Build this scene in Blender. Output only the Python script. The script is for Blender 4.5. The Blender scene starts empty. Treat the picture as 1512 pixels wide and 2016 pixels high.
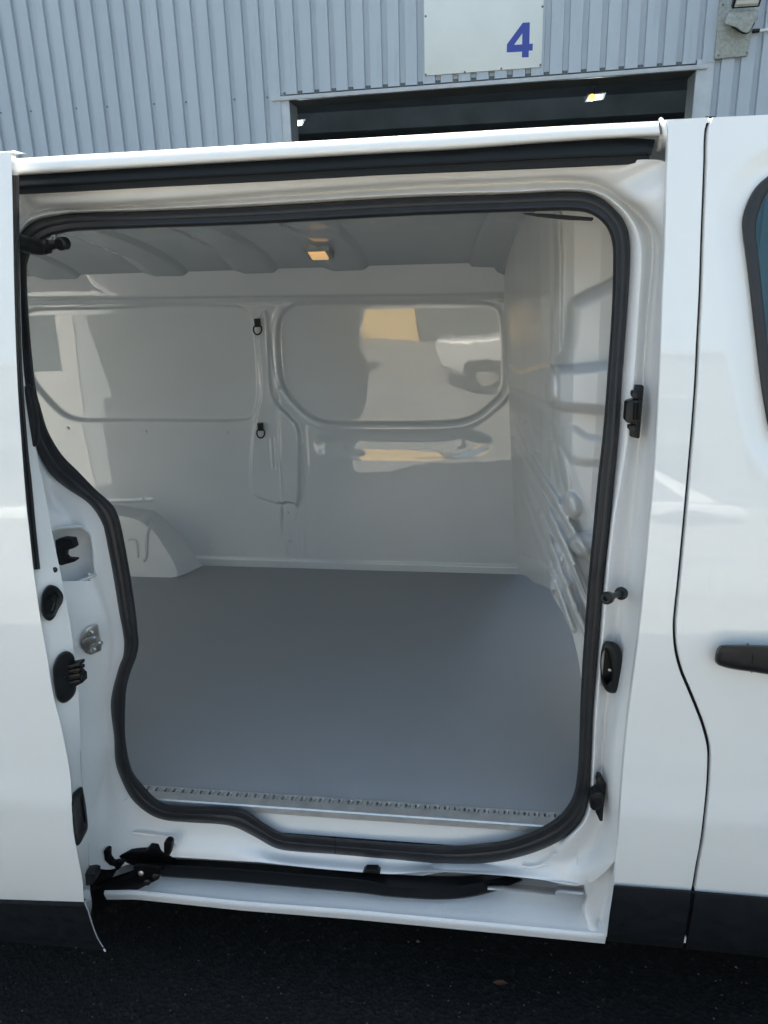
import bpy, bmesh, math, random
import numpy as np
from mathutils import Vector, Matrix
from mathutils.geometry import tessellate_polygon

scn = bpy.context.scene
COL = scn.collection
random.seed(7)
rng = np.random.default_rng(7)

# ---------------------------------------------------------------- camera
PW, PH, FPX = 1512.0, 2016.0, 1456.0            # photo size and focal length in photo pixels
CX, CY = PW / 2, PH / 2
CAM = np.array([0.0, -1.37, 1.825])


def _axes():
    dn = np.array([885 - CX, 5700 - CY, FPX]); dn /= np.linalg.norm(dn)
    x = -9433 - CX
    y = -(x * dn[0] + FPX * dn[2]) / dn[1]
    X = -np.array([x, y, FPX]); X /= np.linalg.norm(X)
    return np.array([X, np.cross(-dn, X), -dn])


R = _axes()                                     # columns: camera right, camera down, camera forward in world axes
cam_data = bpy.data.cameras.new('camera')
cam = bpy.data.objects.new('camera', cam_data)
COL.objects.link(cam)
cam_data.sensor_fit = 'HORIZONTAL'
cam_data.sensor_width = 27.0
cam_data.lens = 27.0 * FPX / PW
cam_data.clip_start = 0.05
cam_data.clip_end = 500
m = Matrix.Identity(4)
for i in range(3):
    m[i][0] = R[i, 0]; m[i][1] = -R[i, 1]; m[i][2] = -R[i, 2]; m[i][3] = CAM[i]
cam.matrix_world = m
scn.camera = cam

# ---------------------------------------------------------------- light
SUN_ELEV = math.radians(47)
SUN_X = -0.157
world = bpy.data.worlds.new('World')
scn.world = world
world.use_nodes = True
wn = world.node_tree.nodes
sky = wn.new('ShaderNodeTexSky')
sky.sky_type = 'NISHITA'
sky.sun_disc = False
sky.sun_elevation = SUN_ELEV
sky.sun_rotation = math.atan2(SUN_X, math.sqrt(math.cos(SUN_ELEV) ** 2 - SUN_X ** 2))
sky.air_density = 1.0
sky.dust_density = 6.0
sky.ozone_density = 0.2
wn['Background'].inputs[1].default_value = 0.15
tint = wn.new('ShaderNodeMix'); tint.data_type = 'RGBA'; tint.blend_type = 'MULTIPLY'; tint.inputs[0].default_value = 1.0
tint.inputs[7].default_value = (1.05, 1.085, .965, 1)            # thin wet haze takes the violet out of the sky light
world.node_tree.links.new(sky.outputs[0], tint.inputs[6])
world.node_tree.links.new(tint.outputs[2], wn['Background'].inputs[0])

sun_data = bpy.data.lights.new('sun', 'SUN')
sun_data.energy = 4.0
sun_data.angle = math.radians(0.53)
sun_data.color = (1.0, 0.95, 0.87)
sun = bpy.data.objects.new('sun', sun_data)
COL.objects.link(sun)
sdir = Vector((SUN_X, math.sqrt(math.cos(SUN_ELEV) ** 2 - SUN_X ** 2), math.sin(SUN_ELEV)))
sun.rotation_euler = sdir.to_track_quat('Z', 'Y').to_euler()
sun.location = (0, 20, 30)

scn.view_settings.view_transform = 'Standard'
scn.view_settings.look = 'None'
scn.view_settings.exposure = 1.75
scn.view_settings.gamma = 1.0
scn.view_settings.use_curve_mapping = False
scn.cycles.max_bounces = 14
scn.cycles.diffuse_bounces = 7
scn.cycles.glossy_bounces = 5
scn.cycles.sample_clamp_indirect = 4.0


# ---------------------------------------------------------------- unprojection of photo pixels
def ray(px, py):
    return R @ np.array([px - CX, py - CY, FPX])


def PY(px, py, Y):
    d = ray(px, py); return CAM + d * ((Y - CAM[1]) / d[1])


def PZ(px, py, Z):
    d = ray(px, py); return CAM + d * ((Z - CAM[2]) / d[2])


def PX(px, py, X):
    d = ray(px, py); return CAM + d * ((X - CAM[0]) / d[0])


def proj(P):
    c = (np.asarray(P) - CAM) @ R
    return np.stack([CX + FPX * c[..., 0] / c[..., 2], CY + FPX * c[..., 1] / c[..., 2]], -1)


# side profile of the van: how far the skin leans in at height Z
_sz = np.array([0.0, .25, .36, .44, .52, .60, .67, .725, .80, .95, 1.1, 1.25, 1.4, 1.55, 1.7, 1.85, 1.95, 2.03, 2.10, 2.3])
_sy = np.array([.09, .07, .046, .030, .019, .010, .004, -.001, .003, .004, .003, .006, .018, .036, .058, .084, .104, .122, .142, .20])
_fz = np.linspace(0, 2.3, 461)
_fy = np.interp(_fz, _sz, _sy)
_k = np.hanning(7); _k /= _k.sum()
_fy = np.convolve(np.pad(_fy, 3, 'edge'), _k, 'valid')


def S(z):
    return np.interp(z, _fz, _fy)


def PS(px, py, off=0.0):
    d = ray(px, py)
    Y = off + .03
    for _ in range(14):
        p = CAM + d * ((Y - CAM[1]) / d[1])
        Y = float(S(p[2])) + off
    return CAM + d * ((Y - CAM[1]) / d[1])


def PSR(xy, off):
    """array version of PS: xy (n,2), off scalar or (n,)"""
    xy = np.asarray(xy, float)
    D = np.stack([xy[:, 0] - CX, xy[:, 1] - CY, np.full(len(xy), FPX)], 1) @ R.T
    off = np.broadcast_to(np.asarray(off, float), (len(xy),))
    Y = off + .03
    for _ in range(14):
        P = CAM + D * ((Y - CAM[1]) / D[:, 1])[:, None]
        Y = S(P[:, 2]) + off
    return CAM + D * ((Y - CAM[1]) / D[:, 1])[:, None]


def PSA(a):
    a = np.asarray(a, float); return PSR(a[:, :2], a[:, 2])


# ---------------------------------------------------------------- object helpers
def tag(o, label=None, cat=None, group=None, kind=None):
    if label: o['label'] = label
    if cat: o['category'] = cat
    if group: o['group'] = group
    if kind: o['kind'] = kind
    return o


def empty(name, loc=(0, 0, 0), label=None, cat=None, group=None):
    o = bpy.data.objects.new(name, None)
    COL.objects.link(o)
    o.location = loc
    o.empty_display_size = .1
    return tag(o, label, cat, group)


def mesh_obj(name, verts, faces, mat, parent=None, angle=38, mats=None, fmat=None):
    me = bpy.data.meshes.new(name)
    me.from_pydata([tuple(map(float, v)) for v in verts], [], [tuple(int(i) for i in f) for f in faces])
    if mats:
        for mm in mats: me.materials.append(mm)
        me.polygons.foreach_set('material_index', fmat)
    else:
        me.materials.append(mat)
    me.update()
    if angle is not None:
        me.polygons.foreach_set('use_smooth', [True] * len(me.polygons))
        me.set_sharp_from_angle(angle=math.radians(angle))
    o = bpy.data.objects.new(name, me)
    COL.objects.link(o)
    if parent is not None:
        link_parent(o, parent)
    return o


def link_parent(o, parent):
    w = Matrix.Identity(4)
    q = parent
    chain = []
    while q is not None:
        chain.append(q); q = q.parent
    loc = Vector((0, 0, 0))
    for q in chain: loc += q.location
    o.parent = parent
    # every object here is built in world space and only translated
    o.location = Vector(o.location) - loc


class MB:
    """collects several shapes into one mesh object"""
    def __init__(s):
        s.v = []; s.f = []

    def add(s, v, f):
        n = len(s.v)
        s.v += [tuple(map(float, p)) for p in v]
        s.f += [tuple(int(i) + n for i in q) for q in f]
        return s

    def box(s, x0, x1, y0, y1, z0, z1):
        v = [(x, y, z) for x in (x0, x1) for y in (y0, y1) for z in (z0, z1)]
        return s.add(v, [(0, 1, 3, 2), (4, 6, 7, 5), (0, 4, 5, 1), (2, 3, 7, 6), (0, 2, 6, 4), (1, 5, 7, 3)])

    def tube(s, pts, r, n=10, cap=True, closed=False):
        pts = [Vector(p) for p in pts]
        rs = r if hasattr(r, '__len__') else [r] * len(pts)
        V = []; F = []
        prev = None
        L = len(pts)
        for i, p in enumerate(pts):
            a = pts[(i - 1) % L] if (i > 0 or closed) else p
            b = pts[(i + 1) % L] if (i < L - 1 or closed) else p
            t = (b - a).normalized()
            if prev is None:
                u = t.orthogonal().normalized()
            else:
                u = (prev - t * prev.dot(t)).normalized()
            prev = u
            w = t.cross(u)
            for k in range(n):
                an = 2 * math.pi * k / n
                V.append(p + (u * math.cos(an) + w * math.sin(an)) * rs[i])
        for i in range(L if closed else L - 1):
            j = (i + 1) % L
            for k in range(n):
                k2 = (k + 1) % n
                F.append((i * n + k, i * n + k2, j * n + k2, j * n + k))
        if cap and not closed:
            F.append(tuple(range(n))[::-1])
            F.append(tuple((L - 1) * n + k for k in range(n)))
        return s.add(V, F)

    def lathe(s, origin, axis, prof, n=20):
        """prof: list of (distance along axis, radius)"""
        o = Vector(origin); ax = Vector(axis).normalized()
        u = ax.orthogonal().normalized(); w = ax.cross(u)
        V = []; F = []
        for d, r in prof:
            for k in range(n):
                a = 2 * math.pi * k / n
                V.append(o + ax * d + (u * math.cos(a) + w * math.sin(a)) * r)
        for i in range(len(prof) - 1):
            for k in range(n):
                k2 = (k + 1) % n
                F.append((i * n + k, i * n + k2, (i + 1) * n + k2, (i + 1) * n + k))
        F.append(tuple(range(n))[::-1]); F.append(tuple((len(prof) - 1) * n + k for k in range(n)))
        return s.add(V, F)

    def prism(s, front, back, holes=None):
        """front/back: matching 3D outlines"""
        n = len(front)
        F = [(i, (i + 1) % n, n + (i + 1) % n, n + i) for i in range(n)]
        tri = tessellate_polygon([[Vector(p) for p in front]])
        F += [tuple(t) for t in tri] + [tuple(n + i for i in t[::-1]) for t in tri]
        return s.add(list(front) + list(back), F)

    def build(s, name, mat, parent=None, angle=35, bevel=0.0, seg=2):
        o = mesh_obj(name, s.v, s.f, mat, parent, None)
        me = o.data
        bm = bmesh.new(); bm.from_mesh(me)
        bmesh.ops.remove_doubles(bm, verts=bm.verts, dist=1e-5)
        bmesh.ops.recalc_face_normals(bm, faces=bm.faces)
        if bevel:
            bmesh.ops.dissolve_limit(bm, angle_limit=math.radians(2), verts=bm.verts, edges=bm.edges)
            es = [e for e in bm.edges if len(e.link_faces) == 2 and e.calc_face_angle(0) > math.radians(28)]
            bmesh.ops.bevel(bm, geom=es, offset=bevel, segments=seg, profile=.5, affect='EDGES', clamp_overlap=True)
        bm.to_mesh(me); bm.free()
        if angle is not None:
            me.polygons.foreach_set('use_smooth', [True] * len(me.polygons))
            me.set_sharp_from_angle(angle=math.radians(angle))
        return o


def cr(pts, n, closed=False):
    """Catmull-Rom through control points (any dimension), n samples per span"""
    P = np.asarray(pts, float)
    L = len(P)
    out = []
    spans = L if closed else L - 1
    for i in range(spans):
        p0 = P[(i - 1) % L] if (i > 0 or closed) else 2 * P[0] - P[1]
        p1 = P[i]; p2 = P[(i + 1) % L]
        p3 = P[(i + 2) % L] if (i + 2 < L or closed) else 2 * P[-1] - P[-2]
        for k in range(n):
            t = k / n
            out.append(.5 * (2 * p1 + (p2 - p0) * t + (2 * p0 - 5 * p1 + 4 * p2 - p3) * t * t + (3 * p1 - p0 - 3 * p2 + p3) * t ** 3))
    if not closed: out.append(P[-1])
    return np.array(out)


def resample(pts, n):
    P = np.asarray(pts, float)
    d = np.r_[0, np.cumsum(np.linalg.norm(np.diff(P[:, :2], axis=0), axis=1))]
    t = np.linspace(0, d[-1], n)
    return np.stack([np.interp(t, d, P[:, k]) for k in range(P.shape[1])], 1)


def grid_faces(nr, nc, closed_r=False, closed_c=False):
    F = []
    for i in range(nr if closed_r else nr - 1):
        i2 = (i + 1) % nr
        for j in range(nc if closed_c else nc - 1):
            j2 = (j + 1) % nc
            F.append((i * nc + j, i * nc + j2, i2 * nc + j2, i2 * nc + j))
    return F


def rows_obj(name, rows, mat, parent, closed_r=False, closed_c=False, angle=38):
    rows = [np.asarray(r) for r in rows]
    nc = len(rows[0])
    V = np.concatenate(rows)
    return mesh_obj(name, V, grid_faces(len(rows), nc, closed_r, closed_c), mat, parent, angle)


def ps_curve(pts, n=None):
    """pts (px,py,off) -> world points"""
    if n: pts = resample(pts, n)
    return np.array([PS(*p) for p in pts])


def loft_px(name, curves, n, mat, parent, sub=4, angle=38, smooth_across=True):
    """curves: list of px polylines with off; each resampled to n, splined across"""
    C = np.array([resample(cr(c, 6), n) for c in curves])          # k,n,3
    if smooth_across:
        C = cr(C.reshape(len(C), -1), sub).reshape(-1, n, 3)
    rows = [PSA(r) for r in C]
    return rows_obj(name, rows, mat, parent, angle=angle)


def inside(poly, x, y):
    P = np.asarray(poly); r = np.zeros(np.shape(x), bool)
    j = len(P) - 1
    for i in range(len(P)):
        xi, yi = P[i]; xj, yj = P[j]
        c = ((yi > y) != (yj > y))
        with np.errstate(divide='ignore', invalid='ignore'):
            c &= x < (xj - xi) * (y - yi) / (yj - yi + 1e-12) + xi
        r ^= c
        j = i
    return r


def segdist(poly, x, y, closed=True):
    P = np.asarray(poly, float); d = np.full(np.shape(x), 1e9)
    n = len(P)
    for i in range(n if closed else n - 1):
        a = P[i]; b = P[(i + 1) % n]
        ab = b - a; L = (ab ** 2).sum() + 1e-12
        t = np.clip(((x - a[0]) * ab[0] + (y - a[1]) * ab[1]) / L, 0, 1)
        d = np.minimum(d, np.hypot(x - a[0] - t * ab[0], y - a[1] - t * ab[1]))
    return d


def _crop(fn, poly, x, y, mg=.06):
    P = np.asarray(poly)
    q = (x > P[:, 0].min() - mg) & (x < P[:, 0].max() + mg) & (y > P[:, 1].min() - mg) & (y < P[:, 1].max() + mg)
    o = np.full(x.shape, 9.0)
    o[q] = fn(x[q], y[q])
    return o


def sdf(poly, x, y):
    return _crop(lambda a, b: np.where(inside(poly, a, b), -1, 1) * segdist(poly, a, b), poly, x, y)


def linedist(line, x, y):
    return _crop(lambda a, b: segdist(line, a, b, False), line, x, y)


def sstep(e0, e1, v):
    t = np.clip((v - e0) / (e1 - e0), 0, 1)
    return t * t * (3 - 2 * t)


def px_prism(mb, poly, off, thick, surf=PS):
    fr = [surf(x, y, off) for x, y in poly]
    bk = [np.asarray(p) + np.array([0, thick, 0]) for p in fr]
    return mb.prism(fr, bk)


# ---------------------------------------------------------------- materials
def new_mat(name):
    mt = bpy.data.materials.new(name); mt.use_nodes = True
    return mt, mt.node_tree.nodes, mt.node_tree.links, mt.node_tree.nodes['Principled BSDF']


def noise(nt, scale, detail=4, rough=.55, coord='Object', vec_scale=None):
    n = nt.nodes.new('ShaderNodeTexNoise'); n.inputs['Scale'].default_value = scale
    n.inputs['Detail'].default_value = detail; n.inputs['Roughness'].default_value = rough
    tc = nt.nodes.new('ShaderNodeTexCoord')
    if vec_scale:
        mp = nt.nodes.new('ShaderNodeMapping'); mp.inputs['Scale'].default_value = vec_scale
        nt.links.new(tc.outputs[coord], mp.inputs[0]); nt.links.new(mp.outputs[0], n.inputs['Vector'])
    else:
        nt.links.new(tc.outputs[coord], n.inputs['Vector'])
    return n


def ramp(nt, fac, stops):
    r = nt.nodes.new('ShaderNodeValToRGB')
    el = r.color_ramp.elements
    while len(el) < len(stops): el.new(.5)
    for e, (p, c) in zip(el, stops):
        e.position = p; e.color = (*c, 1) if len(c) == 3 else c
    nt.links.new(fac, r.inputs[0])
    return r


def add_bump(nt, b, h, strength, dist, prev=None):
    bp = nt.nodes.new('ShaderNodeBump'); bp.inputs['Strength'].default_value = strength
    bp.inputs['Distance'].default_value = dist
    nt.links.new(h, bp.inputs['Height'])
    if prev: nt.links.new(prev.outputs[0], bp.inputs['Normal'])
    nt.links.new(bp.outputs[0], b.inputs['Normal'])
    return bp


def paint(name, base, rough=.4, coat=1.0, crough=.03, wave=.6, fleck=0.0, dirt=.06, peel=1.0, ior=1.5):
    mt, N, L, b = new_mat(name); nt = mt.node_tree
    n1 = noise(nt, 3.0, 5)
    lo = tuple(c * (1 - dirt) for c in base)
    r = ramp(nt, n1.outputs[0], [(.3, lo), (.65, base)])
    if fleck:
        n3 = noise(nt, 900, 2)
        r3 = ramp(nt, n3.outputs[0], [(.35, (1 - fleck,) * 3), (.6, (1, 1, 1))])
        mx = nt.nodes.new('ShaderNodeMix'); mx.data_type = 'RGBA'; mx.blend_type = 'MULTIPLY'; mx.inputs[0].default_value = 1
        L.new(r.outputs[0], mx.inputs[6]); L.new(r3.outputs[0], mx.inputs[7]); L.new(mx.outputs[2], b.inputs['Base Color'])
    else:
        L.new(r.outputs[0], b.inputs['Base Color'])
    b.inputs['Roughness'].default_value = rough
    b.inputs['Coat Weight'].default_value = coat
    b.inputs['Coat Roughness'].default_value = crough
    b.inputs['Coat IOR'].default_value = ior
    w = noise(nt, 5.5, 2)
    bp = nt.nodes.new('ShaderNodeBump'); bp.inputs['Strength'].default_value = .25; bp.inputs['Distance'].default_value = .004 * wave
    L.new(w.outputs[0], bp.inputs['Height'])
    o = noise(nt, 260, 2)
    bp2 = nt.nodes.new('ShaderNodeBump'); bp2.inputs['Strength'].default_value = .12 * peel; bp2.inputs['Distance'].default_value = .0004
    L.new(o.outputs[0], bp2.inputs['Height']); L.new(bp.outputs[0], bp2.inputs['Normal'])
    L.new(bp2.outputs[0], b.inputs['Normal']); L.new(bp2.outputs[0], b.inputs['Coat Normal'])
    return mt


def plain(name, base, rough=.5, metal=0.0, spec=.5, nscale=60, var=.25, bump=.0006, bscale=300, coat=0.0):
    mt, N, L, b = new_mat(name); nt = mt.node_tree
    n1 = noise(nt, nscale, 4)
    r = ramp(nt, n1.outputs[0], [(.3, tuple(c * (1 - var) for c in base)), (.7, tuple(min(1, c * (1 + var * .5)) for c in base))])
    L.new(r.outputs[0], b.inputs['Base Color'])
    rr = ramp(nt, n1.outputs[0], [(.3, (max(.02, rough * .85),) * 3), (.7, (min(1, rough * 1.15),) * 3)])
    L.new(rr.outputs[0], b.inputs['Roughness'])
    b.inputs['Metallic'].default_value = metal
    b.inputs['Specular IOR Level'].default_value = spec
    b.inputs['Coat Weight'].default_value = coat
    if bump:
        n2 = noise(nt, bscale, 3)
        add_bump(nt, b, n2.outputs[0], .5, bump)
    return mt


def emit(name, col, strength):
    mt, N, L, b = new_mat(name)
    b.inputs['Base Color'].default_value = (*col, 1)
    b.inputs['Emission Color'].default_value = (*col, 1)
    b.inputs['Emission Strength'].default_value = strength
    return mt


M = {}
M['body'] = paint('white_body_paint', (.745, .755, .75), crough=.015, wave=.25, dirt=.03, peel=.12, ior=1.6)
M['press'] = paint('white_partition_paint', (.66, .67, .67), rough=.45, coat=.5, crough=.12, wave=.3, dirt=.05)
M['rail'] = paint('white_roof_paint', (.745, .755, .75), crough=.075, wave=.3, dirt=.03)
M['inner'] = paint('shaded_inner_paint', (.52, .555, .575), rough=.5, crough=.012, wave=.34, peel=.04, ior=1.75, dirt=.05)  # van's white, darkened so the colour carries the bay's dimness; partition stays lighter
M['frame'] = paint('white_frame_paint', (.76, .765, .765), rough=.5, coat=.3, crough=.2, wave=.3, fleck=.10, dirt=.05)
M['roofin'] = paint('shaded_lining_paint', (.33, .365, .395), rough=.5, coat=1.0, crough=.06, wave=.8, dirt=.06)  # white darkened and blued in the colour to stand for the shaded ceiling
M['rubber'] = plain('black_rubber', (.021, .022, .025), .48, spec=.4, nscale=25, var=.3, bump=.0004, bscale=500)
M['plastic'] = plain('black_plastic', (.010, .011, .012), .40, spec=.32, nscale=40, var=.25, bump=.0003, bscale=700)
M['railrubber'] = plain('upper_rail_plastic', (.013, .018, .023), .6, spec=.2, nscale=25, var=.15, bump=.0004, bscale=500)
M['clad'] = plain('dark_grey_textured_plastic', (.006, .0075, .010), .65, spec=.22, nscale=30, var=.2, bump=.0006, bscale=1400)
M['track'] = plain('black_painted_steel', (.005, .005, .006), .45, spec=.15, nscale=18, var=.3, bump=.0003, bscale=160)
M['steel'] = plain('zinc_plated_steel', (.55, .54, .51), .36, metal=.9, nscale=50, var=.25, bump=.0003)
M['alu'] = plain('brushed_aluminium', (.62, .63, .63), .42, metal=.75, nscale=40, var=.12, bump=.0003, bscale=500)
M['mat'] = plain('grey_floor_lining', (.29, .300, .310), .5, spec=.4, nscale=7, var=.04, bump=.0005, bscale=420)
M['cab'] = plain('dark_cab_trim', (.03, .033, .036), .7, nscale=20)
M['dash'] = plain('pale_green_paper', (.42, .55, .50), .7, nscale=20, var=.1)
M['tyre'] = plain('tyre_rubber', (.02, .02, .02), .8, nscale=30)
M['screw'] = plain('screw_head_grey', (.16, .17, .19), .5, metal=.4, nscale=80)
M['gap'] = plain('gap_weatherstrip', (.012, .011, .011), .7, spec=.2, nscale=30)


def mat_glass():
    mt, N, L, b = new_mat('tinted_side_glass')
    nt = mt.node_tree
    tr = nt.nodes.new('ShaderNodeBsdfTransparent'); tr.inputs[0].default_value = (.30, .44, .46, 1)
    gl = nt.nodes.new('ShaderNodeBsdfGlossy'); gl.inputs['Roughness'].default_value = .02
    fr = nt.nodes.new('ShaderNodeFresnel'); fr.inputs[0].default_value = 1.5
    mx = nt.nodes.new('ShaderNodeMixShader')
    L.new(fr.outputs[0], mx.inputs[0]); L.new(tr.outputs[0], mx.inputs[1]); L.new(gl.outputs[0], mx.inputs[2])
    L.new(mx.outputs[0], nt.nodes['Material Output'].inputs[0])
    return mt


M['glass'] = mat_glass()


def mat_asphalt():
    mt, N, L, b = new_mat('damp_asphalt'); nt = mt.node_tree
    n1 = noise(nt, 1.3, 5); n2 = noise(nt, 160, 4, .7)
    v = nt.nodes.new('ShaderNodeTexVoronoi'); v.inputs['Scale'].default_value = 95
    tc = nt.nodes.new('ShaderNodeTexCoord'); L.new(tc.outputs['Object'], v.inputs['Vector'])
    r1 = ramp(nt, n1.outputs[0], [(.35, (.0055, .0055, .0058)), (.7, (.0095, .0092, .009))])
    hs = nt.nodes.new('ShaderNodeSeparateColor'); L.new(v.outputs['Color'], hs.inputs[0])
    r2 = ramp(nt, hs.outputs[0], [(.0, (.35, .35, .36)), (.7, (1.0, .98, .95)), (.93, (1.5, 1.45, 1.3)), (1.0, (2.6, 2.4, 2.1))])
    mx = nt.nodes.new('ShaderNodeMix'); mx.data_type = 'RGBA'; mx.blend_type = 'MULTIPLY'; mx.inputs[0].default_value = 1
    L.new(r1.outputs[0], mx.inputs[6]); L.new(r2.outputs[0], mx.inputs[7])
    L.new(mx.outputs[2], b.inputs['Base Color'])
    rr = ramp(nt, n2.outputs[0], [(.3, (.45,) * 3), (.7, (.9,) * 3)])
    L.new(rr.outputs[0], b.inputs['Roughness'])
    b.inputs['Specular IOR Level'].default_value = .35
    bp = add_bump(nt, b, v.outputs['Distance'], .7, .0025)
    add_bump(nt, b, n2.outputs[0], .6, .0022, bp)
    return mt


def mat_cladding():
    mt, N, L, b = new_mat('blue_grey_coated_steel'); nt = mt.node_tree
    n1 = noise(nt, 1.2, 6, .6, vec_scale=(1, 1, .25))
    r = ramp(nt, n1.outputs[0], [(.3, (.34, .395, .455)), (.7, (.38, .435, .495))])
    n3 = noise(nt, 22, 5, .7, vec_scale=(1, 1, .08))
    r3 = ramp(nt, n3.outputs[0], [(.28, (.86, .86, .85)), (.45, (1, 1, 1))])
    mx = nt.nodes.new('ShaderNodeMix'); mx.data_type = 'RGBA'; mx.blend_type = 'MULTIPLY'; mx.inputs[0].default_value = 1
    L.new(r.outputs[0], mx.inputs[6]); L.new(r3.outputs[0], mx.inputs[7])
    L.new(mx.outputs[2], b.inputs['Base Color'])
    b.inputs['Roughness'].default_value = .5
    n2 = noise(nt, 4, 3)
    add_bump(nt, b, n2.outputs[0], .4, .006)
    return mt


M['asphalt'] = mat_asphalt()
M['cladding'] = mat_cladding()
M['trim'] = plain('pale_grey_flashing', (.42, .45, .48), .5, nscale=6, var=.15)
M['jamb'] = plain('dark_grey_reveal', (.10, .115, .12), .7, nscale=5, var=.2)
M['hall'] = plain('unlit_hall_wall', (.22, .25, .28), .8, nscale=1.2, var=.3)
M['sign'] = plain('white_sign_board', (.62, .66, .65), .5, nscale=3, var=.05)
M['blue'] = plain('blue_sign_vinyl', (.025, .05, .30), .45, nscale=10, var=.1)
M['lampgrey'] = plain('weathered_grey_housing', (.30, .33, .32), .6, nscale=30, var=.3)
M['lampglass'] = plain('dusty_lamp_lens', (.42, .44, .38), .25, nscale=20, var=.2, coat=1)
M['concrete'] = plain('bounce_concrete', (.245, .238, .222), .85, nscale=1.5, var=.2, bump=.002, bscale=40)
M['tan'] = plain('ochre_render', (.62, .45, .20), .85, nscale=2, var=.12, bump=.002, bscale=60)
M['roofgrey'] = plain('grey_roof_sheet', (.2, .2, .21), .7, nscale=3)
M['winglass'] = plain('dark_window_glass', (.03, .04, .05), .08, nscale=2, coat=1)
M['stone'] = plain('pale_grit', (.085, .078, .066), .8, nscale=40, var=.4)
M['leaf'] = plain('dry_brown_leaf', (.11, .05, .03), .8, nscale=60, var=.4)
M['redlens'] = plain('red_lens', (.35, .02, .02), .2, nscale=20, coat=1)


def mat_water():
    mt, N, L, b = new_mat('water_drop')
    b.inputs['Base Color'].default_value = (1, 1, 1, 1); b.inputs['Roughness'].default_value = .02
    b.inputs['Transmission Weight'].default_value = 1.0; b.inputs['IOR'].default_value = 1.33
    return mt


M['water'] = mat_water()
M['carpaint'] = paint('silver_car_paint', (.5, .51, .53), rough=.35)

# ---------------------------------------------------------------- ground
mesh_obj('ground', [(-120, -120, 0), (120, -120, 0), (120, 120, 0), (-120, 120, 0)], [(0, 1, 2, 3)], M['asphalt'], None, None)
tag(bpy.data.objects['ground'], kind='structure')

YV = [(-60, -60, .004), (60, -60, .004), (60, -2.6, .004), (-60, -2.6, .004)]  # unseen pale slab, added to bounce sunlight into the cargo bay
tag(mesh_obj('bounce_slab', YV, [(0, 1, 2, 3)], M['concrete'], None, None), kind='structure')
# ================================================================ WAREHOUSE
WY = 7.13                                        # plane of the raised pans of the cladding
bld = empty('warehouse', (0, WY, 0), 'blue grey ribbed steel warehouse with dark open loading doorway behind the van', 'building')
PITCH = .1809
X0 = PY(546, 0, WY)[0]
VALLEY, VD, SL = .050, .034, .006
fl_l, fl_r = PY(535, 192, WY), PY(1393, 127, WY)


def flash_z(x): return fl_l[2] + (fl_r[2] - fl_l[2]) * (x - fl_l[0]) / (fl_r[0] - fl_l[0])


DX0, DX1 = PY(571, 240, WY)[0], PY(1371, 140, WY)[0]           # doorway sides
TRIM_L = PY(556, 220, WY)[0]
TRIM_R = PY(1389, 135, WY)[0]
WALL_TOP = 6.6


def cladding(k0, k1, z0f, z1, name='cladding_sheet'):
    """valley-and-pan profiled sheet from valley k0 to k1 (k counts valleys)"""
    xs = []
    for k in range(k0, k1):
        c = X0 + k * PITCH
        xs += [(c - VALLEY / 2 - SL, 0), (c - VALLEY / 2, VD), (c + VALLEY / 2, VD), (c + VALLEY / 2 + SL, 0)]
    xs.append((X0 + k1 * PITCH - VALLEY / 2 - SL, 0))
    V = []; F = []
    n = len(xs)
    for (x, d) in xs: V.append((x, WY + d, z0f(x)))
    for (x, d) in xs: V.append((x, WY + d, z1))
    for i in range(n - 1): F.append((i, i + 1, n + i + 1, n + i))
    return mesh_obj(name, V, F, M['cladding'], bld, 20)


kL = int(math.floor((TRIM_L - .02 - X0) / PITCH))               # last valley left of the doorway
kR = int(math.ceil((TRIM_R + .03 - X0) / PITCH))
k = kL + 1 - 12 * 6
while k < kL + 1:
    cladding(k, k + 6, lambda x: 0.0, WALL_TOP); k += 6
k = kL + 1
while k < kR:
    e = min(k + 6, kR)
    cladding(k, e, lambda x: flash_z(x) + (.018), WALL_TOP); k = e
k = kR
for i in range(9):
    cladding(k, k + 6, lambda x: 0.0, WALL_TOP); k += 6
# sheet ends beside the doorway
xe = X0 + (kL + 1) * PITCH - VALLEY / 2 - SL
MB().box(xe, DX0 if DX0 > xe else xe + .01, WY + .004, WY + .03, 0, fl_l[2]).build('door_trim', M['trim'], bld, bevel=.003)
xe2 = X0 + kR * PITCH - VALLEY / 2 - SL
MB().box(DX1, xe2 + .002, WY + .004, WY + .03, 0, flash_z(DX1) + .05).build('door_trim', M['trim'], bld, bevel=.003)
# flashing over the doorway
mb = MB()
h = .038
a, b2 = fl_l, fl_r
mb.prism([(a[0], WY - .02, a[2]), (b2[0], WY - .02, b2[2]), (b2[0], WY - .02, b2[2] - h), (a[0], WY - .02, a[2] - h)],
         [(a[0], WY + .03, a[2] + .012), (b2[0], WY + .03, b2[2] + .012), (b2[0], WY + .03, b2[2] - h), (a[0], WY + .03, a[2] - h)])
mb.build('door_flashing', M['trim'], bld, bevel=.003)
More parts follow.
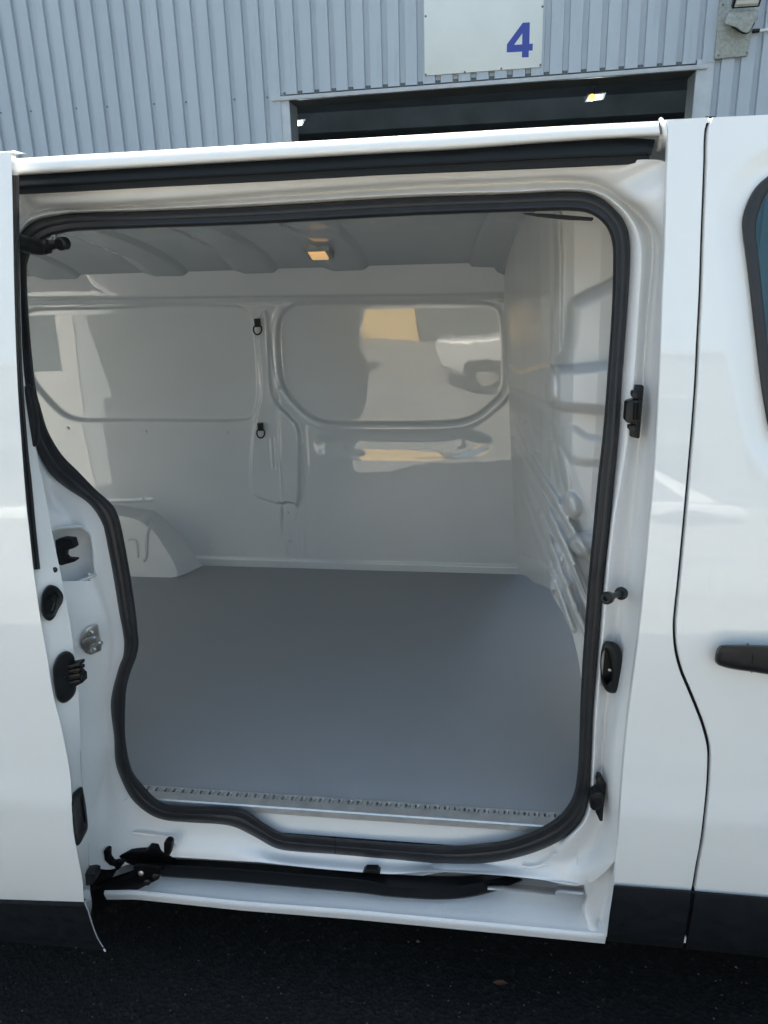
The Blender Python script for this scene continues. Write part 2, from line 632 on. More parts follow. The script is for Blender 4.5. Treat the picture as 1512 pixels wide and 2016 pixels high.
# reveal of the doorway
RD = .34
zt = flash_z((DX0 + DX1) / 2) - h
MB().box(DX0 - .05, DX0, WY + .03, WY + RD, 0, fl_l[2]).build('jamb', M['jamb'], bld)
MB().box(DX1, DX1 + .05, WY + .03, WY + RD, 0, fl_r[2]).build('jamb', M['jamb'], bld)
mb = MB()
mb.prism([(DX0 - .05, WY + .03, flash_z(DX0) - h + .001), (DX1 + .05, WY + .03, flash_z(DX1) - h + .001), (DX1 + .05, WY + RD, flash_z(DX1) - h - .002), (DX0 - .05, WY + RD, flash_z(DX0) - h - .002)],
         [(DX0 - .05, WY + .03, flash_z(DX0) + .05), (DX1 + .05, WY + .03, flash_z(DX1) + .05), (DX1 + .05, WY + RD, flash_z(DX1) + .05), (DX0 - .05, WY + RD, flash_z(DX0) + .05)])
mb.build('lintel', M['jamb'], bld)
# hall behind the doorway: back wall, sides, ceiling, beams
mb = MB()
HX0, HX1, HY, HZ = -13, 9, 26, 6.2
mb.box(HX0, HX1, HY, HY + .2, 0, HZ); mb.box(HX0 - .2, HX0, WY + .3, HY, 0, HZ); mb.box(HX1, HX1 + .2, WY + .3, HY, 0, HZ)
mb.build('hall_wall', M['hall'], bld)
MB().box(HX0, HX1, WY + .25, HY, HZ, HZ + .2).build('hall_ceiling', M['hall'], bld)
mb = MB()
mb.box(HX0, DX0 - .05, WY + .20, WY + .25, 0, HZ); mb.box(DX1 + .05, HX1, WY + .20, WY + .25, 0, HZ)
mb.box(DX0 - .05, DX1 + .05, WY + .20, WY + .25, fl_l[2] + .06, HZ)
mb.build('wall_lining', M['hall'], bld)
MB().box(-17, 13, WY + .04, HY, WALL_TOP, WALL_TOP + .25).build('roof', M['roofgrey'], bld)
for yb in (11.0, 15.6, 20.2):
    mb = MB(); mb.box(HX0, HX1, yb, yb + .18, 5.75, HZ); mb.box(HX0, HX1, yb - .08, yb + .26, 5.70, 5.75)
    mb.build('roof_beam', M['hall'], bld)
# screws: one to each valley over the doorway, every second or third valley in a row left of it
scr = MB().lathe((0, 0, 0), (0, -1, 0), [(0, .011), (.002, .011), (.0025, .007), (.007, .0065), (.008, .005)], 8)
scr0 = scr.build('screw', M['screw'], None, 40)
scr_first = [scr0]


def put_screw(x, y, z, parent):
    o = scr_first.pop() if scr_first else scr0.copy()
    if o is not scr0: COL.objects.link(o)
    o.location = (x, y, z); link_parent(o, parent)


for kk in range(kL + 1, kR):
    x = X0 + kk * PITCH
    put_screw(x, WY + VD, flash_z(x) + .035, bld)
for q in range(18):
    kk = kL - (q * 5) // 2
    x = X0 + kk * PITCH
    put_screw(x, WY + VD, 3.73 + .02 * (q / 8), bld)

# number board
sg = [PY(836, -60, WY - .012), PY(1073, -82, WY - .012), PY(1066, 132, WY - .012), PY(836, 149, WY - .012)]
sx0, sx1 = sg[3][0], sg[2][0]
board = empty('number_sign', (0, WY - .02, 0), 'white board with blue number 4 fixed above the doorway', 'sign')
ztop = sg[0][2]
fr = [(sx0, WY - .014, sg[3][2]), (sx1, WY - .014, sg[2][2]), (sx1, WY - .014, ztop), (sx0, WY - .014, ztop)]
MB().prism(fr, [(x, y + .010, z) for x, y, z in fr]).build('board', M['sign'], board, bevel=.002)
o4 = [(1055, 225), (1125, 222), (1120, 435), (1155, 432), (1152, 500), (1115, 503), (1113, 568), (1045, 570), (1047, 512), (895, 520), (897, 440)]
h4 = [(1050, 330), (1048, 440), (968, 445)]
cv = lambda q: PY(820 + q[0] / 5.04, q[1] / 5.04, WY - .0155)
out4 = [cv(q) for q in o4]; hol4 = [cv(q) for q in h4]
tri = tessellate_polygon([[Vector(p) for p in out4], [Vector(p) for p in hol4]])
V = out4 + hol4
V2 = V + [p + np.array([0, .0012, 0]) for p in V]
n = len(V); no = len(out4)
F = [tuple(t) for t in tri] + [(i, (i + 1) % no, n + (i + 1) % no, n + i) for i in range(no)] + [(no + i, no + (i + 1) % 3, n + no + (i + 1) % 3, n + no + i) for i in range(3)]
mesh_obj('numeral', V2, F, M['blue'], board, None)
for q in [(838, 32), (838, 147), (915, 142), (987, 135), (1064, 128), (1068, 13)]:
    p = PY(*q, WY - .014); put_screw(p[0], p[1], p[2], board)

# floodlight on its mounting plate
fl = empty('floodlight', (0, WY, 0), 'weathered grey floodlight on a plate right of the number board', 'lamp')
zf = lambda q: (1350 + q[0] / 9.167, q[1] / 9.167)
pl = [PY(*zf(q), WY - .03) for q in [(520, 1065), (1125, 1005), (1215, 420), (1310, -220), (640, -180), (605, 110)]]
MB().prism(pl, [p + np.array([0, .028, 0]) for p in pl]).build('mounting_plate', M['lampgrey'], fl, bevel=.006)
for q in [(590, 1000), (1105, 955), (672, 85)]:
    p = PY(*zf(q), WY - .03); put_screw(p[0], p[1], p[2], fl)
body = [(775, 205), (1305, 180), (1310, 345), (1235, 395), (1170, 560), (1095, 600), (1000, 565), (900, 490), (740, 445), (700, 420)]
fb = [PY(*zf(q), WY - .17) for q in body]
bb = [PY(*zf(q), WY - .04) for q in body]
MB().prism(fb, bb).build('housing', M['lampgrey'], fl, bevel=.012)
A = lambda x, y, d: PY(*zf((x, y)), WY - d)
lens_f = [A(832, 165, .20), A(1330, 128, .20), A(1470, -330, .34), A(960, -320, .34)]
nrm = np.cross(lens_f[1] - lens_f[0], lens_f[3] - lens_f[0]); nrm /= np.linalg.norm(nrm)
if nrm[1] > 0: nrm = -nrm
cen = sum(lens_f) / 4
MB().prism(lens_f, [p - nrm * .06 for p in lens_f]).build('lamp_frame', M['plastic'], fl, bevel=.008)
li = [cen + (p - cen) * .86 + nrm * .003 for p in lens_f]
MB().prism(li, [p - nrm * .006 for p in li]).build('lens', M['lampglass'], fl, bevel=.002)
br = [cen + (p - cen) * s + nrm * .0045 for p, s in zip(lens_f, (.8, .8, .8, .8))]
stripe = [br[0] * .9 + br[3] * .1, br[1] * .9 + br[2] * .1, br[1] * .72 + br[2] * .28, br[0] * .72 + br[3] * .28]
MB().prism(stripe, [p - nrm * .004 for p in stripe]).build('reflector_tube', M['sign'], fl)
MB().tube(cr([A(830, 485, .05), A(900, 520, .09), A(960, 560, .11), A(1050, 600, .10), (A(1140, 580, .10)), A(1200, 480, .13), A(1240, 400, .15)], 5), .006, 8).build('cable', M['plastic'], fl)
# pipe along the wall
pp = PY(1484, 61, WY - .03); pq = PY(1560, 53, WY - .03)
pipe = empty('conduit', (pp[0], WY, 0), 'pale horizontal conduit with dark end clip beside the floodlight', 'pipe')
MB().tube([(pp[0] + .03, pp[1], pp[2]), (pp[0] + 3, pp[1], pp[2] + .03)], .013, 12).build('pipe', M['sign'], pipe)
MB().tube([(pp[0] - .01, pp[1], pp[2]), (pp[0] + .05, pp[1], pp[2])], .018, 12).build('clip', M['plastic'], pipe)
# lamps hanging in the hall
for i, (px, py, D, lab, col, st) in enumerate([(582, 243, 13.0, 'bright white lamp at the left end inside the dark hall', (1, .98, .92), 6),
                                               (1170, 192, 13.0, 'lamp with orange glow at the right inside the dark hall', (1, .93, .80), 4)]):
    p = PY(px, py, D)
    lp = empty('hall_lamp', (p[0], p[1], p[2]), lab, 'lamp', 'lamps inside the dark hall')
    w, dd = (.13, .10) if i == 0 else (.15, .10)
    mb = MB(); mb.prism([(p[0] - w, D, p[2] - .06), (p[0] + w, D, p[2] - .04), (p[0] + w + .04, D, p[2] + .06), (p[0] - w + .06, D, p[2] + .05)],
                        [(p[0] - w, D + .14, p[2] + .02), (p[0] + w, D + .14, p[2] + .04), (p[0] + w + .04, D + .14, p[2] + .10), (p[0] - w + .06, D + .14, p[2] + .09)])
    mb.build('housing', M['lampgrey'], lp)
    mb = MB(); mb.prism([(p[0] - w + .03, D - .006, p[2] - .05), (p[0] + w - .03, D - .006, p[2] - .035), (p[0] + w, D - .006, p[2] + .045), (p[0] - w + .07, D - .006, p[2] + .04)],
                        [(p[0] - w + .03, D - .001, p[2] - .05), (p[0] + w - .03, D - .001, p[2] - .035), (p[0] + w, D - .001, p[2] + .045), (p[0] - w + .07, D - .001, p[2] + .04)])
    mb.build('lens', emit('lamp_lens_glow', col, .10 if i else .8), lp)
    mb = MB().lathe((p[0] - .04 if i else p[0], D - .007, p[2]), (0, -1, 0), [(0, .058), (.004, .05), (.006, .02)], 14)
    mb.build('bulb', emit('bulb_glow', (1, .42, .10) if i else (1, .97, .9), .5 if i else 2), lp)
    ld = bpy.data.lights.new('hall_lamp_light', 'POINT'); ld.energy = 60; ld.color = (.78, .95, 1.0); ld.shadow_soft_size = .15
    lo = bpy.data.objects.new('lamp_light', ld); COL.objects.link(lo); lo.location = (p[0], D - .6, p[2] - .9); link_parent(lo, lp)
    MB().tube([(p[0], D + .10, p[2] + .08), (p[0], D + .10, HZ)], .012, 6).build('hanger', M['cab'], lp)

# ================================================================ VAN
van = empty('panel_van', (0, 0, 0), 'white panel van with its side sliding door slid open on an empty cargo bay', 'van')

# ---- door opening: outer and inner edge of the rubber seal, in photo pixels
SEAL = [((38, 470), (62, 497)), ((52, 449), (76, 480)), ((75, 434), (98, 467)), ((111, 426), (125, 459)), ((160, 420), (165, 454)), ((300, 416), (300, 449)),
        ((500, 407), (500, 442)), ((752, 392), (752, 428)), ((900, 386), (900, 421.5)), ((1001, 383), (1001, 418)), ((1099, 378), (1095, 415)), ((1140, 379), (1132, 416)),
        ((1165, 383), (1155, 419)), ((1190, 396), (1174, 428)), ((1212, 416), (1189, 441)), ((1228, 437), (1198, 455)), ((1238, 466), (1204, 474)), ((1240, 509), (1207, 509)),
        ((1234, 615), (1204, 615)), ((1224, 747), (1195, 747)), ((1218, 850), (1187, 850)), ((1208, 950), (1176, 950)), ((1200, 1035), (1168, 1035)), ((1187, 1154), (1157, 1154)),
        ((1174, 1313), (1146, 1313)), ((1167, 1398), (1142, 1398)), ((1163, 1490), (1139, 1490)), ((1159, 1564), (1132, 1552)), ((1145, 1612), (1118, 1585)), ((1115, 1645), (1095, 1610)),
        ((1073, 1669), (1056, 1633)), ((1015, 1688), (1000, 1653)), ((957, 1698), (950, 1660)), ((879, 1700), (880, 1664.5)), ((772, 1691), (772, 1659)), ((659, 1681), (659, 1650)),
        ((586, 1676), (597, 1644)), ((543, 1669), (556, 1639.5)), ((506, 1649), (520, 1620)), ((466, 1629), (485, 1596)), ((434, 1622), (452, 1589)), ((368, 1618), (380, 1587)),
        ((321, 1613), (332, 1584)), ((288, 1598), (308, 1573)), ((259, 1571), (287, 1552)), ((239, 1533), (265, 1525)), ((228, 1500), (255, 1500)), ((225, 1450), (247, 1450)),
        ((219, 1396), (247, 1385)), ((222, 1361), (250, 1350)), ((235, 1313), (259, 1318)), ((243, 1292), (268, 1295)), ((245, 1265), (273, 1268)), ((242, 1240), (271, 1240)),
        ((235, 1203), (268, 1210)), ((223, 1129), (256, 1129)), ((208, 1051), (240, 1042)), ((202, 1030), (229, 1006)), ((187, 1004), (214, 986)), ((167, 984), (190, 965)),
        ((131, 960), (154, 928)), ((100, 932), (122, 895)), ((73, 884), (95, 850)), ((55, 830), (81, 805)), ((44, 770), (71, 765)), ((36, 698), (63, 698)),
        ((30, 598), (55, 598)), ((29, 531), (53, 531)), ((32, 495), (56, 512))]
NS = len(SEAL)
SUB = 5
so = cr([a for a, b in SEAL], SUB, True)
si = cr([b for a, b in SEAL], SUB, True)
SOFF = .118
# cross-section of the seal: (share from outer to inner edge, height over the flange)
prof = [(-.02, -.006), (-.03, .004), (.02, .013), (.14, .020), (.30, .023), (.44, .0222), (.52, .0195), (.58, .0195), (.66, .021), (.80, .021), (.93, .015), (1.0, .004), (1.0, -.012)]
rows = []
for u, hgt in prof:
    rows.append(PSR(so * (1 - u) + si * u, SOFF - hgt))
rows_obj('door_seal', rows, M['rubber'], van, closed_c=True, angle=50)
# joint of the seal
mb = MB()
a, b2 = np.array([660, 1681.5]), np.array([659.5, 1649.5])
mb.tube([PS(*(a * (1 - u) + b2 * u), SOFF - hh - .0004) for u, hh in prof[2:-1]], .0011, 6)
jt = mb.build('seal_joint', M['gap'], bpy.data.objects['door_seal'])

# ---- pressed steel frame round the opening
# for every seal anchor: frame curves F1..F4 as (px, py, off)
FR = {}


def lerp3(a, b, t): return tuple(a[i] * (1 - t) + b[i] * t for i in range(3))


F4 = {0: (16, 465), 1: (24, 366), 2: (60, 365), 3: (111, 364), 4: (160, 362), 5: (300, 358), 6: (500, 350), 7: (752, 338), 8: (900, 331), 9: (1001, 327), 10: (1120, 322),
      11: (1215, 318), 12: (1275, 314), 13: (1312, 322), 14: (1313, 368), 15: (1312, 402), 16: (1310, 450), 17: (1308.5, 509), 18: (1304, 615), 19: (1297, 747), 20: (1293.5, 850), 21: (1287, 950), 22: (1279, 1035),
      23: (1268, 1154), 24: (1250, 1313), 25: (1239, 1398), 26: (1229.5, 1490), 27: (1223, 1575), 28: (1219, 1636), 29: (1212, 1692),
      30: (1150, 1742), 31: (1062, 1731.5), 32: (985, 1723.5), 33: (854, 1716), 34: (772, 1721), 35: (659, 1713), 36: (586, 1706), 37: (543, 1701), 38: (506, 1697), 39: (466, 1695), 40: (434, 1693), 41: (368, 1689),
      42: (330, 1688), 43: (262, 1700), 44: (208, 1712), 45: (166, 1690), 46: (161, 1600), 47: (148, 1480), 48: (146, 1396), 49: (144, 1361), 50: (139, 1313), 51: (137, 1292), 52: (134, 1265), 53: (130, 1240),
      54: (123, 1203), 55: (107, 1129), 56: (92, 1051), 57: (86, 1030), 58: (80, 1004), 59: (76, 984), 60: (72, 960), 61: (66, 932), 62: (58, 884), 63: (44, 830), 64: (32, 770), 65: (22, 698), 66: (15, 598), 67: (13, 531), 68: (12, 495)}
F3 = {1: (45, 392), 2: (70, 398), 3: (100, 401), 4: (155, 399), 5: (298, 393), 6: (500, 379), 7: (752, 362), 8: (900, 355), 9: (1001, 352), 10: (1100, 347), 11: (1160, 348), 12: (1192, 354), 13: (1222, 368), 14: (1252, 394),
      15: (1276, 420), 16: (1299, 462), 17: (1302, 509), 18: (1295, 615), 19: (1288, 747), 20: (1282, 850), 21: (1276, 950), 22: (1270, 1035), 23: (1258, 1154), 24: (1232, 1313), 25: (1214, 1398), 26: (1201, 1490), 27: (1203, 1566), 28: (1203, 1628), 29: (1192, 1682)}
F2 = {1: (50, 425), 2: (74, 415), 3: (106, 409), 4: (157, 408), 5: (298, 402), 6: (500, 389), 7: (752, 372), 8: (900, 365), 9: (1001, 361), 10: (1102, 357), 11: (1152, 360), 12: (1178, 366), 13: (1210, 382), 14: (1236, 402),
      15: (1256, 420), 16: (1280, 450), 17: (1287, 500), 18: (1276, 615), 19: (1268, 747), 20: (1262, 850), 21: (1252, 950), 22: (1244, 1035), 23: (1228, 1154), 24: (1206, 1313), 25: (1195, 1398), 26: (1186, 1490), 27: (1186, 1566), 28: (1180, 1622), 29: (1160, 1670)}
F1 = {1: (51, 438), 2: (74.5, 426), 3: (109, 419), 4: (158, 415), 5: (299, 410), 6: (500, 399), 7: (752, 384), 8: (900, 378), 9: (1001, 376), 10: (1101, 371), 11: (1147, 372), 12: (1173, 377), 13: (1200, 390), 14: (1224, 409),
      15: (1242, 430), 16: (1258, 462), 17: (1263, 509), 18: (1257, 615), 19: (1248, 747), 20: (1238, 850), 21: (1222, 950), 22: (1208, 1035), 23: (1196, 1154), 24: (1183, 1313), 25: (1175, 1398), 26: (1170, 1490), 27: (1166, 1566), 28: (1155, 1614), 29: (1125, 1650)}
CREASE = {45: (205, 1560), 46: (207, 1505), 47: (206, 1450), 48: (204, 1396), 49: (204, 1361), 50: (206, 1313), 51: (206, 1292), 52: (206, 1265), 53: (205, 1240), 54: (199, 1203), 55: (173, 1129), 56: (150, 1070), 57: (145, 1045), 58: (132, 1018), 59: (115, 1000), 60: (100, 975)}
loops = [[] for _ in range(6)]
for i, (o_, n_) in enumerate(SEAL):
    o_ = np.array(o_, float); n_ = np.array(n_, float)
    f4 = F4[i]
    base = tuple(o_ * .85 + n_ * .15) + (SOFF,)
    f0 = tuple(o_) + (SOFF - .002,)
    if 1 <= i <= 13:
        off4 = .052 if i < 12 else .03
        L_ = [base, f0, F1[i] + (.094,), F2[i] + (.119,), F3[i] + (.074,), f4 + (off4,)]
    elif 14 <= i <= 29:
        w = 1.0 if i < 27 else .6
        L_ = [base, f0, F1[i] + (.092,), F2[i] + (SOFF + .004 * w,), F3[i] + (.052,), f4 + (.016,)]
    elif 30 <= i <= 43:
        e = f4 + (.076,)
        L_ = [base, f0, lerp3(f0, e, .25)[:2] + (.110,), lerp3(f0, e, .5)[:2] + (.100,), lerp3(f0, e, .82)[:2] + (.083,), e]
    elif i in CREASE:
        c = CREASE[i] + (.112,)
        e = f4 + (.045,)
        L_ = [base, f0, lerp3(f0, c, .5), c, lerp3(c, e, .5), e]
    else:
        e = f4 + (.06,)
        L_ = [base, f0] + [lerp3(f0, e, t) for t in (.25, .5, .75)] + [e]
    for k in range(6): loops[k].append(L_[k])
loops = np.array(loops)                                     # 6, NS, 3
dense = np.array([cr(l, SUB, True) for l in loops])          # 6, NS*SUB, 3
dense = cr(dense.reshape(6, -1), 6).reshape(-1, NS * SUB, 3)
nr, nc = dense.shape[0], dense.shape[1]
pix = dense.reshape(-1, 3)
V = PSA(pix)
faces = grid_faces(nr, nc, False, True)
POCKET = [(96, 1050), (150, 1037), (168, 1043), (179, 1059), (184, 1112), (185, 1134), (110, 1157), (100, 1120)]
fc = np.array([pix[list(f), :2].mean(0) for f in faces])
keep = ~inside(POCKET, fc[:, 0], fc[:, 1])
faces = [f for f, k_ in zip(faces, keep) if k_]
mesh_obj('door_frame', V, faces, M['frame'], van, 40)
frame = bpy.data.objects['door_frame']
# pocket in the rear pillar with its black catch
pk = cr([(96, 1054), (150, 1040), (167, 1046), (177, 1062), (182, 1115), (180, 1132), (110, 1153), (100, 1120)], 6, True)
lvl = [(1.06, .070), (1.03, .072), (1.0, .078), (.96, .095), (.93, .150), (.5, .155), (.02, .157)]
c0 = pk.mean(0)
rows = [np.array([PS(*(c0 + (q - c0) * s), o_ + .000) for q in pk]) for s, o_ in lvl]


def surf_frame_off(x):                                       # frame surface depth near the pocket
    return np.interp(x, [95, 172], [.047, .110])


rows = []
for s, dd in [(1.14, .006), (1.07, -.0035), (1.02, -.002), (.98, .006), (.95, .05), (.5, .055), (.02, .056)]:
    rows.append(np.array([PS(*(c0 + (q - c0) * s), surf_frame_off((c0 + (q - c0) * s)[0]) + dd) for q in pk]))
rows_obj('pillar_pocket', rows, M['frame'], frame, closed_c=True, angle=50)
mb = MB()
px_prism(mb, [(108, 1064), (124, 1060), (142, 1062), (147, 1079), (128, 1085), (126, 1096), (130, 1101), (147, 1102), (148, 1106), (120, 1114), (112, 1110)], .075, .02)
mb.build('catch', M['plastic'], frame, bevel=.002)
# small pressed marks on the frame
MB().tube([PS(x, y, .098) for x, y in cr([(1028, 1705), (1045, 1707), (1068, 1702), (1085, 1690), (1092, 1678)], 5)], .0035, 8).build('weld_bead', M['frame'], frame)
MB().tube([PS(x, y, .093) for x, y in cr([(262, 1640), (300, 1645), (334, 1650), (346, 1662), (352, 1678)], 5)], .003, 8).build('weld_bead', M['frame'], frame)
MB().tube([PS(x, y, .109) for x, y in cr([(196, 1600), (215, 1592), (236, 1580), (252, 1571)], 5)], .0012, 6).build('weld_bead', M['frame'], frame)
MB().tube([PS(x, y, .100) for x, y in cr([(1143, 1625), (1137, 1660), (1135, 1735)], 5)], .0012, 6).build('weld_bead', M['frame'], frame)

# ---- foot of the front pillar, below the frame
loft_px('pillar_foot', [[(1149.5, 1742, .19), (1154, 1766, .18), (1146.5, 1790, .15), (1159, 1836, .05)],
                        [(1150, 1742, .076), (1155, 1766, .078), (1147, 1790, .075), (1160, 1836, .034)],
                        [(1170, 1710, .080), (1172, 1766, .074), (1168, 1800, .066), (1176, 1840, .03)],
                        [(1188, 1690, .068), (1188, 1766, .070), (1182, 1810, .07), (1187, 1842, .03)],
                        [(1201, 1690, .055), (1199, 1750, .06), (1192, 1800, .05), (1191, 1843, .022)],
                        [(1212, 1692, .016), (1208, 1745, .018), (1200, 1800, .014), (1194.5, 1845, .012)]], 26, M['frame'], van)

# ---- slot with the lower track, and the step
n = 40
slot_top = [(262, 1700, .076), (330, 1688, .076), (434, 1693, .076), (543, 1701, .076), (659, 1713, .076), (772, 1721, .076), (846, 1725, .076), (860, 1716.5, .076), (985, 1723.5, .076), (1062, 1731.5, .076), (1150, 1742, .076)]
st = resample(slot_top, n)
top_rows = [np.array([PS(x, y, o_) for x, y, o_ in st])]
t1 = top_rows[0] + np.array([0, .004, -.003]); t2 = top_rows[0] + np.array([0, .15, -.003])
t3 = t2 + np.array([0, .0, -.12])
rows_obj('track_slot', [top_rows[0], t1, t2, t3], M['frame'], van, angle=30)
step_out = [(205, 1757, .03), (263, 1756.5, .028), (477, 1778.5, .026), (696, 1795.5, .026), (944, 1819, .026), (1193, 1843, .026)]
so_ = resample(step_out, 60)
edge = PSA(so_)
rows = []
for dy, dz in [(.006, -.03), (.0, -.012), (-.002, -.006), (-.001, -.001), (.004, .003), (.010, .002), (.018, .003), (.05, .006), (.09, .008), (.17, .009), (.24, .009), (.242, .10)]:
    rows.append(edge + np.array([0, dy, dz]))
rows_obj('step', rows, M['frame'], van, angle=40)
stepz = float(edge[:, 2].mean())
# stamped ledge in the right end of the slot
loft_px('slot_ledge', [[(960, 1752, 0.085), (1040, 1757, 0.080), (1092, 1763, 0.075), (1096, 1757, 0.073), (1146, 1762, 0.070)],
                       [(960, 1745, 0.100), (1040, 1751, 0.100), (1092, 1757, 0.095), (1098, 1750, 0.090), (1148, 1755, 0.085)],
                       [(960, 1735, 0.170), (1040, 1741, 0.170), (1092, 1747, 0.160), (1100, 1744, 0.150), (1150, 1748, 0.145)]], 30, M['frame'], van)
# black track
loft_px('lower_track', [[(317, 1690, 0.105), (459, 1697, 0.105), (696, 1714, 0.105), (772, 1720, 0.105), (870, 1724, 0.115), (940, 1722, 0.140), (1000, 1718, 0.185)],
                        [(317, 1692, 0.090), (459, 1699, 0.090), (696, 1716, 0.090), (772, 1722, 0.090), (870, 1726, 0.100), (940, 1724, 0.125), (1000, 1720, 0.175)],
                        [(317, 1702, 0.063), (459, 1710, 0.063), (696, 1730, 0.063), (772, 1743, 0.063), (870, 1748, 0.073), (940, 1738, 0.100), (1000, 1724, 0.150)],
                        [(317, 1704, 0.061), (459, 1712, 0.061), (696, 1732, 0.061), (772, 1745, 0.061), (870, 1750, 0.071), (940, 1740, 0.098), (1002, 1726, 0.148)],
                        [(317, 1719, 0.062), (459, 1729, 0.062), (696, 1750, 0.062), (772, 1759, 0.062), (873, 1764, 0.072), (950, 1754, 0.098), (1024, 1729, 0.150)],
                        [(317, 1724, 0.062), (459, 1734, 0.062), (696, 1755, 0.062), (772, 1764, 0.062), (876, 1769, 0.072), (958, 1757, 0.098), (1028, 1732, 0.150)],
                        [(317, 1726, 0.070), (459, 1736, 0.070), (696, 1757, 0.070), (772, 1766, 0.070), (877, 1771, 0.080), (960, 1759, 0.105), (1030, 1733, 0.155)]], 60, M['track'], van, smooth_across=False, angle=25)
track = bpy.data.objects['lower_track']
mb = MB(); px_prism(mb, [(713, 1719), (720, 1713), (742, 1713.5), (749, 1721)], .074, .02); mb.build('track_plug', M['plastic'], track, bevel=.002)

# ---- threshold: perforated aluminium edge, white sill behind the seal
TH = [(296, 1557.5), (1104, 1612.5)]
pa, pb = PZ(*TH[0], .562), PZ(*TH[1], .562)
pa = pa + (pa - pb) * .04; pb = pb + (pb - pa) * .03
ln = pb[0] - pa[0]
pitch = .0245
nh = int(ln / pitch)
V = []; F = []


def quad(a, b, c, d):
    n0 = len(V); V.extend([a, b, c, d]); F.append((n0, n0 + 1, n0 + 2, n0 + 3))


zt_ = .5655
yy = lambda x: pa[1] + (pb[1] - pa[1]) * (x - pa[0]) / ln
for i in range(nh):
    x0 = pa[0] + i * pitch; x1 = x0 + pitch
    h0 = x0 + pitch * .22; h1 = x0 + pitch * .80
    ya, yb = -.002, .013                                   # hole span along Y
    y0_, y1_ = -.030, .018
    P = lambda x, dy, dz=0: (x, yy(x) + dy, zt_ + dz)
    quad(P(x0, y0_), P(x1, y0_), P(x1, ya), P(x0, ya))
    quad(P(x0, yb), P(x1, yb), P(x1, y1_), P(x0, y1_))
    quad(P(x0, ya), P(h0, ya), P(h0, yb), P(x0, yb))
    quad(P(h1, ya), P(x1, ya), P(x1, yb), P(h1, yb))
    for (u, v) in [((h0, ya), (h1, ya)), ((h1, ya), (h1, yb)), ((h1, yb), (h0, yb)), ((h0, yb), (h0, ya))]:
        quad(P(*u), P(*v), P(*v, -.005), P(*u, -.005))
    quad(P(h0 + .004, ya + .004, -.003), P(h1 - .003, ya + .004, -.003), P(h1 - .002, yb, -.0015), P(h0 + .006, yb, -.0015))
x0, x1 = pa[0], pa[0] + nh * pitch
for (dy0, dz0, dy1, dz1) in [(-.030, 0, -.033, -.003), (-.033, -.003, -.033, -.020), (-.033, -.020, -.026, -.020)]:
    quad((x0, yy(x0) + dy0, zt_ + dz0), (x1, yy(x1) + dy0, zt_ + dz0), (x1, yy(x1) + dy1, zt_ + dz1), (x0, yy(x0) + dy1, zt_ + dz1))
o = mesh_obj('threshold_strip', V, F, M['alu'], van, None)
mb = MB(); mb.box(x0, x1, yy(x0) + .0, yy(x0) + .012, zt_ - .012, zt_ - .006); mb.build('strip_backing', M['gap'], o)
# white sill top and inner face under the strip
rows = []
xs_ = np.linspace(-1.05, .36, 40)
for dy, z in [(.05, .5535), (-.010, .5535), (-.016, .549), (-.018, .50), (-.020, .478), (.03, .47)]:
    rows.append(np.array([(x, yy(x) + dy, z) for x in xs_]))
rows_obj('inner_sill', rows, M['frame'], van, angle=40)

# ---- cargo floor lining
fl_px = [(300, 1552), (262, 1500)]
right = [PZ(*q, .56) for q in [(1018, 1129.5), (1034, 1133), (1050, 1145), (1083, 1160), (1090, 1178), (1108, 1205), (1116, 1225), (1128, 1252), (1136, 1285), (1140, 1305), (1146, 1345)]]
right = [np.array(p) for p in right] + [np.array([.315, .6, .56]), np.array([.32, .20, .56])]
out = [np.array([-2.72, .19, .56]), np.array([-2.72, 1.62, .56]), PZ(262, 1135, .56), PZ(330, 1135.5, .56), PZ(352, 1133, .56), PZ(372, 1126, .56), PZ(402, 1112.5, .56)] + right
out = [np.array(p) for p in out]
out[0][1] = pa[1] + .016; out[-1][1] = pb[1] + .016
mb = MB().prism([p for p in out], [p - np.array([0, 0, .012]) for p in out])
mb.build('cargo_floor', M['mat'], van, angle=30)
MB().box(-2.75, .40, .26, 1.84, .40, .535).build('floor_pan', M['frame'], van)

# ---- far side wall of the cargo bay: pressed panel as a fine height field
FY = 1.772


def lean(z): return .06 * np.clip((z - 1.72) / .18, 0, 1.3) ** 1.4


def PW_(px, py):
    d = ray(px, py); Y = FY
    for _ in range(8):
        p = CAM + d * ((Y - CAM[1]) / d[1]); Y = FY - float(lean(p[2]))
    return CAM + d * ((Y - CAM[1]) / d[1])


def wl(pts, n=6, closed=True):
    return np.array([PW_(*q)[[0, 2]] for q in cr(pts, n, closed)])


NX, NZ = 520, 300
gx = np.linspace(-2.75, .20, NX); gz = np.linspace(.52, 1.93, NZ)
GX, GZ = np.meshgrid(gx, gz)
H = np.zeros_like(GX)                                       # positive = towards the camera


def emboss(poly, hgt, w, base=0.0):
    """raise (or sink) inside the outline, wall width w"""
    global H
    d = sdf(poly, GX, GZ)
    H = H + hgt * (1 - sstep(-w, w, d))


def ridge(line, hgt, w):
    global H
    d = linedist(line, GX, GZ)
    H = H + hgt * (1 - sstep(0, w, d))


